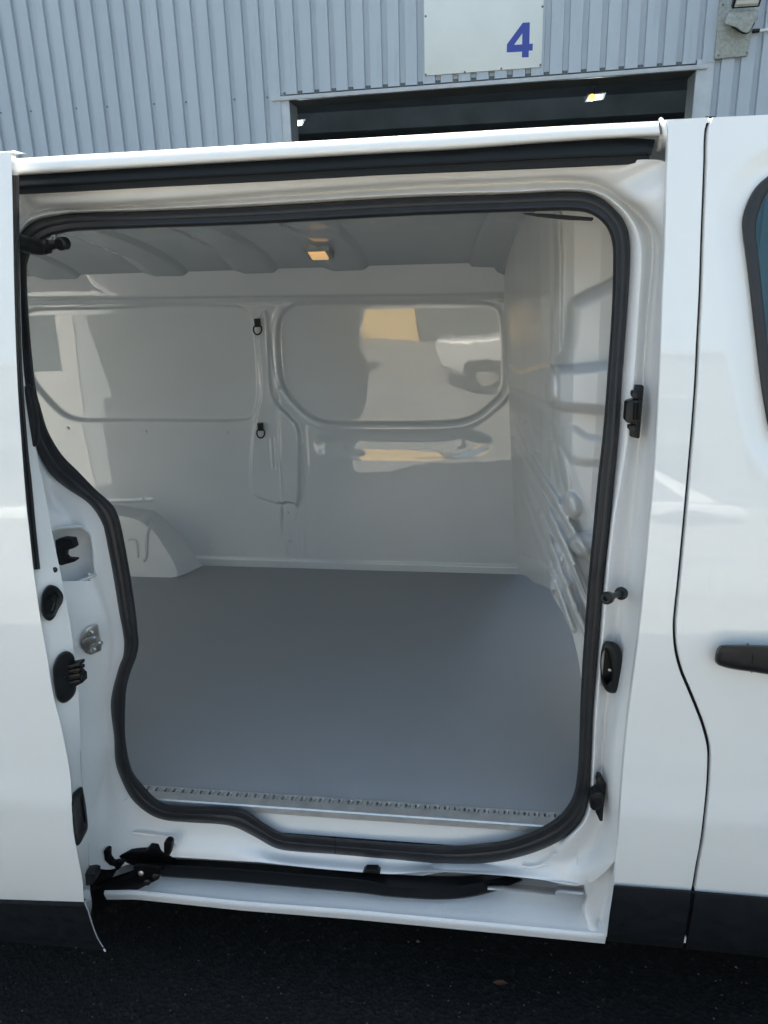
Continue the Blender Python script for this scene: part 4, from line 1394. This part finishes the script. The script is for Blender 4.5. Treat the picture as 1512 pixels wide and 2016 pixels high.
# cladding of the sliding door
ce = [(165, 1778.5), (172.6, 1796), (178.6, 1817), (190, 1847), (204, 1870)]
cbt = resample(ce, 16)
rows = []
for i, (x, y) in enumerate(cbt):
    t = i / 15
    off = SD - .012 + (.0 if t < .75 else .05 * (t - .75) ** 1.5) + (.008 if i == 0 else 0)
    xl = np.linspace(DOORL, x - 1, 30)
    rows.append(np.array([PS(xx, y + (xx - x) * (.033 + .05 * t) , off) for xx in xl]))
rows.insert(0, rows[0] + np.array([0, .012, .001]))
rows.append(rows[-1] + np.array([0, .05, -.004]))
for k_ in range(len(rows)):
    rows[k_] = np.vstack([rows[k_], rows[k_][-1] + np.array([-.0008, .003, 0])])
rows_obj('lower_cladding', rows, M['clad'], sd, angle=50)
# pale edge of the door inner panel along the cladding
mb = MB(); mb.tube([PS(x + 1.5, y, SD + .002) for x, y in cr(ce + [(206, 1872)], 4)], .0022, 8); mb.build('door_hem', M['body'], sd)
# front face of the door: edge flange
ny = 150
yv = np.linspace(299, 1808, ny)
rows = []
for y in yv:
    xa = by_y(EDGE, y) + .5; xb = by_y(FLG, y)
    if xb < xa + 1: xb = xa + 1
    a = PS(xa, y, SD + .006)
    r = [a]
    for s in (.06, .3, .6, .9, 1.0):
        r.append(PS(xa * (1 - s) + xb * s, y, SD + .008 + .052 * s))
    r.append(r[-1] + np.array([-.03, .02, 0])); r.append(r[-1] + np.array([-.30, .005, 0]))
    rows.append(np.array(r))
rows_obj('door_edge', rows, M['body'], sd, angle=60)
def eo(x, y, k=0.0):                                         # depth of the flange at this pixel
    a = by_y(EDGE, y); b_ = by_y(FLG, y)
    return SD + .008 + .052 * np.clip((x - a) / max(b_ - a, 1), 0, 1.3) - k


# rubber strip on the edge
ST = [(22.5, 345), (24, 400), (28, 598), (34, 757), (42, 876), (48.5, 950), (56.5, 1039), (65.5, 1122)]
ST2 = [(37.5, 345), (38, 400), (40, 598), (46, 757), (55, 876), (63, 950), (71, 1039), (79.5, 1120)]
sa = resample(cr(ST, 5), 70); sb = resample(cr(ST2, 5), 70)
rows = []
for u, o_ in [(0, .004), (.0, -.004), (.1, -.008), (.35, -.0085), (.42, -.005), (.5, -.005), (.58, -.0085), (.9, -.008), (1.0, -.003), (1.0, .02)]:
    rows.append(np.array([PS(*q, eo(q[0], q[1]) + o_ - .002) for q in (sa * (1 - u) + sb * u)]))
o = rows_obj('edge_rubber', rows, M['rubber'], sd, angle=50)
for e in (-1,):
    ep = [tuple(r[e]) for r in rows]
    MB().prism(ep, [(p[0], p[1], p[2] + .004) for p in ep]).build('rubber_end', M['rubber'], o)


def cap(name, poly, h1, parent, mat, spread=.0, levels=None):
    P = cr(poly, 5, True); c = P.mean(0)
    rows = []
    for s, k_ in levels or [(1.03, -.004), (1.03, .0), (1.0, h1), (.9, h1 * 1.25), (.7, h1 * 1.1), (.55, h1 * .5), (.02, h1 * .4)]:
        rows.append(np.array([PS(*(c + (q - c) * s), eo(*(c + (q - c) * s), k_)) for q in P]))
    return rows_obj(name, rows, mat, parent, closed_c=True, angle=50)


z7 = lambda q: (q[0] / 3.36, 950 + q[1] / 3.36)
oc = cap('rubber_buffer', [z7(q) for q in [(273, 800), (280, 740), (310, 690), (342, 680), (385, 700), (415, 745), (412, 790), (385, 840), (360, 890), (330, 912), (295, 895), (276, 850)]], .010, sd, M['plastic'])
mb = MB(); mb.tube([PS(*z7(q), eo(*z7(q), .006)) for q in [(330, 760), (360, 790), (345, 850)]], .004, 8)
mb.tube([PS(*z7(q), eo(*z7(q), .007)) for q in [(385, 760), (380, 800), (365, 840)]], .003, 8)
mb.build('buffer_rib', M['plastic'], oc)
oc = cap('door_latch', [z7(q) for q in [(352, 1280), (355, 1215), (385, 1150), (430, 1120), (470, 1130), (492, 1165), (497, 1250), (503, 1350), (490, 1400), (455, 1440), (415, 1455), (380, 1430), (365, 1370)]], .010, sd, M['plastic'],
         levels=[(1.03, -.004), (1.03, .0), (1.0, .008), (.93, .012), (.6, .013), (.02, .013)])
mb = MB()
for y0_, y1_ in [(1195, 1215), (1228, 1250), (1262, 1295), (1305, 1325)]:
    q = [(430, y0_ + 20), (525, y0_), (530, y1_), (440, y1_ + 20)]
    px_prism(mb, [z7(v) for v in q], SD + .008 + .052 - .030, .022)
px_prism(mb, [z7(v) for v in [(470, 1215), (545, 1280), (548, 1325), (500, 1350), (470, 1330)]], SD + .036, .02)
mb.build('latch_claw', M['plastic'], oc, bevel=.0015)
z8 = lambda q: (q[0] / 3.36, 1450 + q[1] / 3.36)
oc = cap('door_wedge', [z8(q) for q in [(478, 395), (520, 345), (545, 340), (553, 380), (565, 440), (575, 520), (580, 600), (560, 650), (525, 710), (500, 705), (488, 600), (476, 500)]], .008, sd, M['plastic'])
mb = MB(); px_prism(mb, [z8(q) for q in [(545, 940), (555, 910), (600, 903), (628, 912), (630, 950), (610, 985), (560, 992), (547, 970)]], SD + .03, .03); mb.build('guide_stop', M['plastic'], sd, bevel=.004)
mb = MB(); p = PS(107.5, 1122, eo(107.5, 1122, .0005)); mb.lathe(p, (1, -1.4, .1), [(-.004, .006), (.0006, .006), (.0012, .004)], 14); mb.build('drain_plug', M['plastic'], sd)
# rubber lump behind the edge strip
mb = MB(); px_prism(mb, [(47, 758), (53, 762), (60, 790), (68, 830), (69, 868), (66, 880), (58, 884), (52, 840), (47, 800)], SD + .048, .02); mb.build('edge_bumper', M['plastic'], sd, bevel=.004)
# rear body side behind the sliding door
rowsb = []
for z in np.linspace(.36, 2.06, 30):
    rowsb.append(np.array([(x, float(S(z)) + .03, z) for x in np.linspace(-2.80, -1.03, 12)]))
rows_obj('rear_body_side', rowsb, M['body'], van, angle=60)
# upper guide arm of the sliding door
arm = empty('guide_arm', tuple(PS(60, 482, .0))); link_parent(arm, sd)
z6 = lambda q: (q[0] / 5.04, 280 + q[1] / 5.04)
P6 = lambda x, y, o_: PS(*z6((x, y)), o_)
mb = MB()
mb.tube(cr([P6(150, 985, .0), P6(230, 1005, .02), P6(330, 1035, .05), P6(420, 1042, .07), P6(500, 1028, .075)], 5), [.016] * 5 + [.0165] * 5 + [.0165] * 5 + [.0155] * 5 + [.011], 12)
mb.build('arm', M['plastic'], arm)
mb = MB(); mb.tube(cr([P6(480, 1025, .075), P6(540, 1018, .075), P6(590, 1010, .075)], 4), [.010] * 4 + [.009] * 4 + [.012], 12)
mb.lathe(P6(583, 1010, .062), (0.1, 1, .1), [(0, .010), (.004, .0135), (.022, .0135), (.026, .010)], 16)
mb.build('roller', M['plastic'], arm)
mb = MB(); mb.tube([P6(508, 1005, .08), P6(510, 960, .085), P6(525, 935, .09), P6(550, 930, .09), P6(560, 975, .085)], .0035, 8); mb.build('clip', M['steel'], arm)

# ---- lower hinge arm and bracket
hg = empty('hinge_bracket', tuple(PS(270, 1700, .1))); link_parent(hg, sd)
z9 = lambda q: (150 + q[0] / 2.749, 1500 + q[1] / 2.749)
mb = MB()
px_prism(mb, [z9(q) for q in [(185, 530), (240, 505), (290, 488), (375, 485), (390, 468), (430, 470), (450, 490), (470, 500), (520, 515), (520, 560), (470, 575), (380, 570), (300, 560), (220, 548)]], .075, .035)
mb.build('bracket_plate', M['track'], hg, bevel=.003)
mb = MB()
px_prism(mb, [z9(q) for q in [(472, 500), (472, 440), (485, 430), (508, 433), (516, 447), (512, 480), (505, 510)]], .06, .02)
mb.build('bracket_prong', M['track'], hg, bevel=.003); mb = MB()
px_prism(mb, [z9(q) for q in [(145, 485), (160, 477), (175, 482), (180, 520), (200, 545), (245, 545), (235, 575), (180, 562), (152, 535)]], .06, .02)
mb.build('bracket_prong', M['track'], hg, bevel=.003); mb = MB()
px_prism(mb, [z9(q) for q in [(205, 575), (235, 535), (262, 545), (235, 580), (222, 590)]], .055, .014)
mb.build('bracket_prong', M['track'], hg, bevel=.003)
mb = MB()
px_prism(mb, [z9(q) for q in [(88, 695), (180, 665), (300, 622), (345, 600), (440, 590), (456, 605), (445, 640), (380, 672), (320, 702), (250, 745), (150, 800), (86, 850)]], .035, .03)
mb.build('swing_arm', M['track'], hg, bevel=.004)
mb = MB()
px_prism(mb, [z9(q) for q in [(305, 570), (330, 560), (400, 565), (455, 575), (458, 600), (400, 625), (350, 635), (325, 620), (315, 590)]], .028, .008)
mb.build('pivot_plate', M['track'], hg, bevel=.002)
p = PS(*z9((350, 603)), .026)
mb = MB().lathe(p, (0, -1, .2), [(-.004, .0075), (.001, .0075), (.0018, .006)], 16); mb.build('pivot_pin', M['steel'], hg)
mb = MB()
for q in [(385, 648), (432, 615)]:
    p = PS(*z9(q), .03); mb.lathe(p, (0.2, -1, .1), [(-.01, .009), (.004, .009), (.006, .006)], 14)
mb.build('guide_roller', M['plastic'], hg)

# ---- fittings on the front pillar
# upper and lower door guides


def guide(px_poly_base, px_poly_box, off_base, off_box, parts):
    g = empty('door_guide', tuple(PS(*px_poly_base[0], off_base))); link_parent(g, frame.parent)
    mb = MB(); px_prism(mb, px_poly_base, off_base, .012); mb.build('base_plate', M['plastic'], g, bevel=.0025)
    mb = MB(); px_prism(mb, px_poly_box, off_box, .03); mb.build('guide_block', M['plastic'], g, bevel=.003)
    for pl_, of_ in parts:
        mb = MB(); px_prism(mb, pl_, of_, .02); mb.build('guide_lug', M['plastic'], g, bevel=.002)
    return g


z5 = lambda q: (1200 + q[0] / 3.667, 650 + q[1] / 3.667)
guide([z5(q) for q in [(185, 400), (195, 396), (243, 398), (250, 410), (236, 560), (218, 775), (212, 786), (150, 770), (150, 720), (165, 560)]],
      [z5(q) for q in [(122, 530), (135, 515), (180, 505), (232, 508), (230, 560), (224, 650), (200, 668), (130, 672), (114, 655)]], .078, .060,
      [([z5(q) for q in [(162, 445), (185, 435), (218, 440), (215, 485), (190, 500), (168, 490), (160, 470)]], .064),
       ([z5(q) for q in [(138, 690), (190, 685), (205, 700), (200, 740), (155, 740), (150, 722), (136, 718)]], .066)])
# two ribs in the upper guide window
mb = MB()
px_prism(mb, [z5(q) for q in [(178, 525), (190, 525), (185, 650), (173, 652)]], .054, .01)
px_prism(mb, [z5(q) for q in [(205, 525), (216, 525), (210, 648), (199, 650)]], .054, .01)
mb.build('guide_rib', M['track'], van, bevel=.001)
zz3 = lambda q: (1100 + q[0] / 3.36, 1100 + q[1] / 3.36)
guide([zz3(q) for q in [(250, 1470), (262, 1430), (280, 1432), (314, 1500), (310, 1560), (298, 1650), (292, 1738), (272, 1740), (245, 1680), (258, 1560)]],
      [zz3(q) for q in [(210, 1580), (225, 1560), (270, 1545), (296, 1555), (290, 1640), (262, 1668), (225, 1668), (208, 1650)]], .080, .062,
      [([zz3(q) for q in [(248, 1470), (262, 1440), (278, 1450), (300, 1500), (285, 1545), (262, 1530)]], .070)])
# locating pin
pa_ = PS(*zz3((418, 228)), .085); pb_ = PS(*zz3((312, 262)), -.01)
ax = pb_ - pa_; L_ = float(np.linalg.norm(ax))
mb = MB().lathe(pa_, ax, [(0, .012), (.002, .0135), (.007, .0135), (.009, .008), (.010, .0062), (L_ - .020, .0062), (L_ - .018, .010), (L_ - .016, .0125), (L_ - .004, .0125), (L_ - .002, .010), (L_, .0095), (L_, .0055), (L_ - .008, .005)], 22)
mb.build('locating_pin', M['plastic'], van, angle=40)
# oval catch with a deep recess
OV = [zz3(q) for q in [(278, 640), (290, 580), (312, 550), (340, 548), (385, 565), (410, 605), (418, 660), (416, 780), (408, 850), (385, 880), (345, 886), (312, 868), (285, 810), (275, 730)]]
P = cr(OV, 5, True); c = P.mean(0)
c2 = np.array(zz3((325, 715)))
IV = cr([zz3(q) for q in [(285, 650), (297, 610), (315, 605), (335, 640), (348, 700), (348, 790), (335, 822), (312, 825), (290, 780), (283, 710)]], 7, True)
IVr = resample(np.vstack([IV, IV[:1]]), len(P) + 1)[:-1]
# align start points by angle
ang = lambda A, c_: np.unwrap(np.arctan2(A[:, 1] - c_[1], A[:, 0] - c_[0]))
order = np.argmin(np.linalg.norm((IVr - IVr.mean(0)) - .45 * (P[0] - c), axis=1)); IVr = np.roll(IVr, -order, axis=0)
if np.sign(ang(IVr, IVr.mean(0))[-1] - ang(IVr, IVr.mean(0))[0]) != np.sign(ang(P, c)[-1] - ang(P, c)[0]): IVr = np.roll(IVr[::-1], 1, axis=0)
rows = []
for s, t, o_ in [(1.02, 0, .100), (1.02, 0, .086), (1.0, 0, .080), (.97, 0, .078), (1, .45, .074), (1, .85, .073), (1, 1.0, .076), (1, 1.02, .098)]:
    A = c + (P - c) * s
    rows.append(np.array([PS(*(A[i] * (1 - t) + IVr[i] * t), o_) for i in range(len(P))]))
rows.append(np.tile(rows[-1].mean(0), (len(P), 1)))
cat_ = rows_obj('lock_recess', rows, M['plastic'], van, closed_c=True, angle=50)
p = PS(*zz3((337, 738)), .071); mb = MB().lathe(p, (0, -1, 0), [(-.003, .0035), (.0008, .0033), (.0014, .002)], 12); mb.build('screw', M['steel'], cat_)
mb = MB().tube([PS(*zz3(q), .077) for q in [(352, 556), (372, 590), (383, 640), (384, 760), (374, 850), (362, 880)]], .0012, 6); mb.build('cover_seam', M['gap'], cat_)

# striker on the rear pillar
sk = empty('striker', tuple(PS(178, 1258, .09))); link_parent(sk, frame.parent)
SO = .100
sp = [z7(q) for q in [(530, 1050), (545, 1000), (580, 960), (635, 942), (645, 960), (655, 1020), (668, 1090), (664, 1115), (600, 1142), (560, 1125), (533, 1085)]]
mb = MB(); fr = [PS(x, y, .088 + .00016 * 0 - .0006 * (x - 165)* -.02) for x, y in sp]
fr = [PS(x, y, .045 + (x - 137) / 68 * .067 - .006) for x, y in sp]; mb.prism(fr, [p + np.array([0, .006, 0]) for p in fr]); mb.build('striker_plate', M['steel'], sk, bevel=.0015)
mb = MB(); mb.tube(cr([PS(*z7(q), o_) for q, o_ in [((548, 1062), .080), ((560, 1050), .058), ((610, 1030), .054), ((632, 1025), .058), ((640, 1042), .076)]], 5), .0042, 10)
mb.tube(cr([PS(*z7(q), o_) for q, o_ in [((600, 1095), .080), ((612, 1082), .056), ((650, 1062), .052), ((668, 1058), .058), ((672, 1064), .078)]], 5), .0042, 10)
mb.build('striker_loop', M['steel'], sk)
for q in [(597, 995), (612, 1105)]:
    p = PS(*z7(q), .045 + (z7(q)[0] - 137) / 68 * .067 - .0065)
    MB().lathe(p, (0.15, -1, .05), [(-.003, .0085), (.003, .0085), (.005, .0065), (.005, .003), (.002, .0028)], 16).build('striker_bolt', M['steel'], sk)

# ---- underside, far sill, cab and wheels (mostly out of the picture)
MB().box(-2.75, 1.9, .25, 1.85, .26, .34).build('underbody', M['track'], van)
cabp = empty('cab_interior', (.9, .9, .5)); link_parent(cabp, van)
MB().box(.36, 1.5, .10, 1.86, .40, .48).build('cab_floor', M['cab'], cabp)
mb = MB().box(1.30, 1.62, .12, 1.84, .95, 1.22); mb.build('dashboard', M['cab'], cabp, bevel=.05, seg=3)
mb = MB().box(.52, 1.02, .30, .80, .78, .94); mb.build('seat', M['cab'], cabp, bevel=.05, seg=3)
mb = MB().box(.42, .56, .30, .80, .92, 1.50); mb.build('seat_back', M['cab'], cabp, bevel=.05, seg=3)
mb = MB().box(.42, .52, .44, .66, 1.54, 1.74); mb.build('head_rest', M['cab'], cabp, bevel=.04, seg=3)
mb = MB().box(.36, 1.9, 1.88, 1.92, .42, 1.22); mb.build('far_door', M['body'], cabp)
mb = MB().box(.36, .62, 1.84, 1.90, 1.22, 2.02); mb.build('far_pillar', M['cab'], cabp)


def wheel(x):
    w = empty('wheel', (x, .17, .33)); link_parent(w, van)
    MB().lathe((x, .06, .33), (0, 1, 0), [(0, .20), (.0, .27), (.015, .315), (.05, .33), (.16, .33), (.20, .315), (.215, .27), (.215, .2)], 40).build('tyre', M['tyre'], w)
    MB().lathe((x, .07, .33), (0, 1, 0), [(0, .05), (.01, .06), (.03, .14), (.01, .19), (.005, .205), (.10, .205)], 32).build('rim', M['steel'], w)


wheel(-1.95); wheel(1.45)

# ================================================================ what stands behind the camera (seen only in reflections)
far = empty('ochre_building', (0, -17, 0), 'narrow ochre rendered building across the yard', 'building')
mb = MB(); mb.box(-4.0, -2.0, -19, -17, 0, 4.6); mb.build('wall', M['tan'], far)
mb = MB(); mb.box(-4.1, -1.9, -19.1, -16.9, 4.6, 4.75); mb.build('roof', M['roofgrey'], far)
shed = empty('grey_shed', (0, -24, 0), 'long dark grey shed with window rows beyond the ochre building', 'building')
MB().box(-26, 18, -40, -24, 0, 6.5).build('wall', M['jamb'], shed)
MB().box(-26.3, 18.3, -40.3, -23.7, 6.5, 6.8).build('roof', M['roofgrey'], shed)
for zc in (1.6, 4.4):
    for xc in np.arange(-24, 18, 3.0):
        f_ = MB().box(xc - .9, xc + .9, -24.0, -23.96, zc - .7, zc + .7).build('window', M['roofgrey'], shed)
        MB().box(xc - .82, xc + .82, -23.96, -23.945, zc - .62, zc + .62).build('pane', M['winglass'], f_)


def parked_car(x, y, paint_mat, label):
    car = empty('parked_car', (x, y, 0), label, 'car', 'cars parked across the yard')
    T = lambda P, yy_: [(x + a, yy_, b) for a, b in P]
    low = [(-2.1, .28), (-2.15, .62), (-2.05, .86), (-1.0, .98), (1.2, 1.0), (2.0, .92), (2.1, .6), (2.05, .28)]
    MB().prism(T(low, y + .86), T(low, y - .86)).build('body', paint_mat, car, bevel=.09, seg=3)
    top = [(-1.0, .97), (-.35, 1.42), (.9, 1.45), (1.75, .98)]
    MB().prism([(x + a, y + .80 - (b - .97) * .35, b) for a, b in top], [(x + a, y - .80 + (b - .97) * .35, b) for a, b in top]).build('roof', paint_mat, car, bevel=.06, seg=3)
    for w0, w1, w2, w3 in [(-.78, -.28, .22, .22), (.30, .30, .84, 1.30)]:
        P = [(x + w0, y + .795, 1.02), (x + w3, y + .795, 1.02), (x + w2, y + .672, 1.37), (x + w1, y + .672, 1.37)]
        MB().prism([(a, b + .012, c) for a, b, c in P], [(a, b - .01, c) for a, b, c in P]).build('window', M['winglass'], car)
    for wx in (-1.3, 1.3):
        MB().lathe((x + wx, y + .89, .31), (0, -1, 0), [(0, .22), (0, .30), (.03, .315), (.18, .315), (.2, .3)], 28).build('tyre', M['tyre'], car)
        MB().lathe((x + wx, y + .90, .31), (0, -1, 0), [(0, .05), (.02, .19), (.05, .20)], 20).build('rim', M['steel'], car)
    for hx in (-2.11, 2.07):
        MB().lathe((x + hx, y + .62, .66), (-1 if hx < 0 else 1, .3, 0), [(0, .10), (.03, .09), (.04, .05)], 14).build('headlight' if hx < 0 else 'tail_light', M['lampglass'] if hx < 0 else M['redlens'], car)


parked_car(1.3, -9.6, M['carpaint'], 'silver hatchback parked across the yard beside a white car')
parked_car(-4.6, -8.8, M['body'], 'white hatchback parked across the yard beside a silver car')

# ================================================================ water beads
V = []; F = []


def bead(p, nrm_, r):
    n_ = Vector(nrm_).normalized(); u = n_.orthogonal().normalized(); w = n_.cross(u)
    n0 = len(V); p = Vector(p)
    for h_, k_ in ((0, 1.0), (.35, .86), (.6, .5)):
        for q in range(8):
            a = q * math.pi / 4
            V.append(p + (u * math.cos(a) + w * math.sin(a)) * r * k_ + n_ * r * h_)
    V.append(p + n_ * r * .68)
    for b_ in (0, 8):
        for q in range(8): F.append((n0 + b_ + q, n0 + b_ + (q + 1) % 8, n0 + b_ + 8 + (q + 1) % 8, n0 + b_ + 8 + q))
    for q in range(8): F.append((n0 + 16 + q, n0 + 16 + (q + 1) % 8, n0 + 24))


for i in range(420):                                          # on the step
    k_ = int(rng.integers(0, len(edge) - 1)); t = rng.random()
    p = edge[k_] * (1 - t) + edge[k_ + 1] * t
    dy = rng.uniform(.012, .075)
    bead((p[0], p[1] + dy, p[2] + float(np.interp(dy, [.010, .018, .05, .09], [.002, .003, .006, .008]))), (0, 0, 1), rng.uniform(.0008, .0022))
for i in range(90):                                           # on the front pillar and front door
    x_, y_ = rng.uniform(1290, 1500), rng.uniform(640, 1700)
    if by_y(PL, y_) + 12 < x_ and abs(x_ - by_y(GAP, y_)) > 12 and not inside(np.array(WIN), np.array([x_]), np.array([y_]))[0]:
        bead(PS(x_, y_, 0), (0, -1, 0.05), rng.uniform(.0006, .0016))
for i in range(40):                                           # on the door handle
    x_, y_ = rng.uniform(1415, 1500), rng.uniform(1278, 1312)
    bead(PS(x_, y_, -.037), (0, -1, 0), rng.uniform(.0008, .0018))
tag(mesh_obj('water_beads', V, F, M['water'], None, 80), kind='stuff')

# ================================================================ grit and leaf on the asphalt
V = []; F = []
for i in range(700):
    x = rng.uniform(-1.9, 1.3); y = rng.uniform(-.45, .55); s = rng.uniform(.0012, .0035) * (2.0 if rng.random() < .03 else 1)
    n0 = len(V)
    a = rng.uniform(0, 6.28)
    for k_ in range(5):
        t = a + k_ * 2 * math.pi / 5; V.append((x + math.cos(t) * s * rng.uniform(.7, 1.3), y + math.sin(t) * s * rng.uniform(.6, 1.2), .001))
    V.append((x, y, s * .9))
    for k_ in range(5): F.append((n0 + k_, n0 + (k_ + 1) % 5, n0 + 5))
tag(mesh_obj('grit', V, F, M['stone'], None, None), kind='stuff')
lp = PZ(985, 1936, .004)
V = [(lp[0] + x, lp[1] + y, .004 + z) for x, y, z in np.array([(-.035, 0, 0), (-.015, .012, .004), (.01, .014, .006), (.035, .002, .001), (.012, -.012, .006), (-.014, -.012, .003), (0, 0, .003)]) * .6]
tag(mesh_obj('leaf', V, [(0, 1, 6), (1, 2, 6), (2, 3, 6), (3, 4, 6), (4, 5, 6), (5, 0, 6)], M['leaf'], None, None), 'small brown leaf on the dark asphalt below the van step', 'leaf')
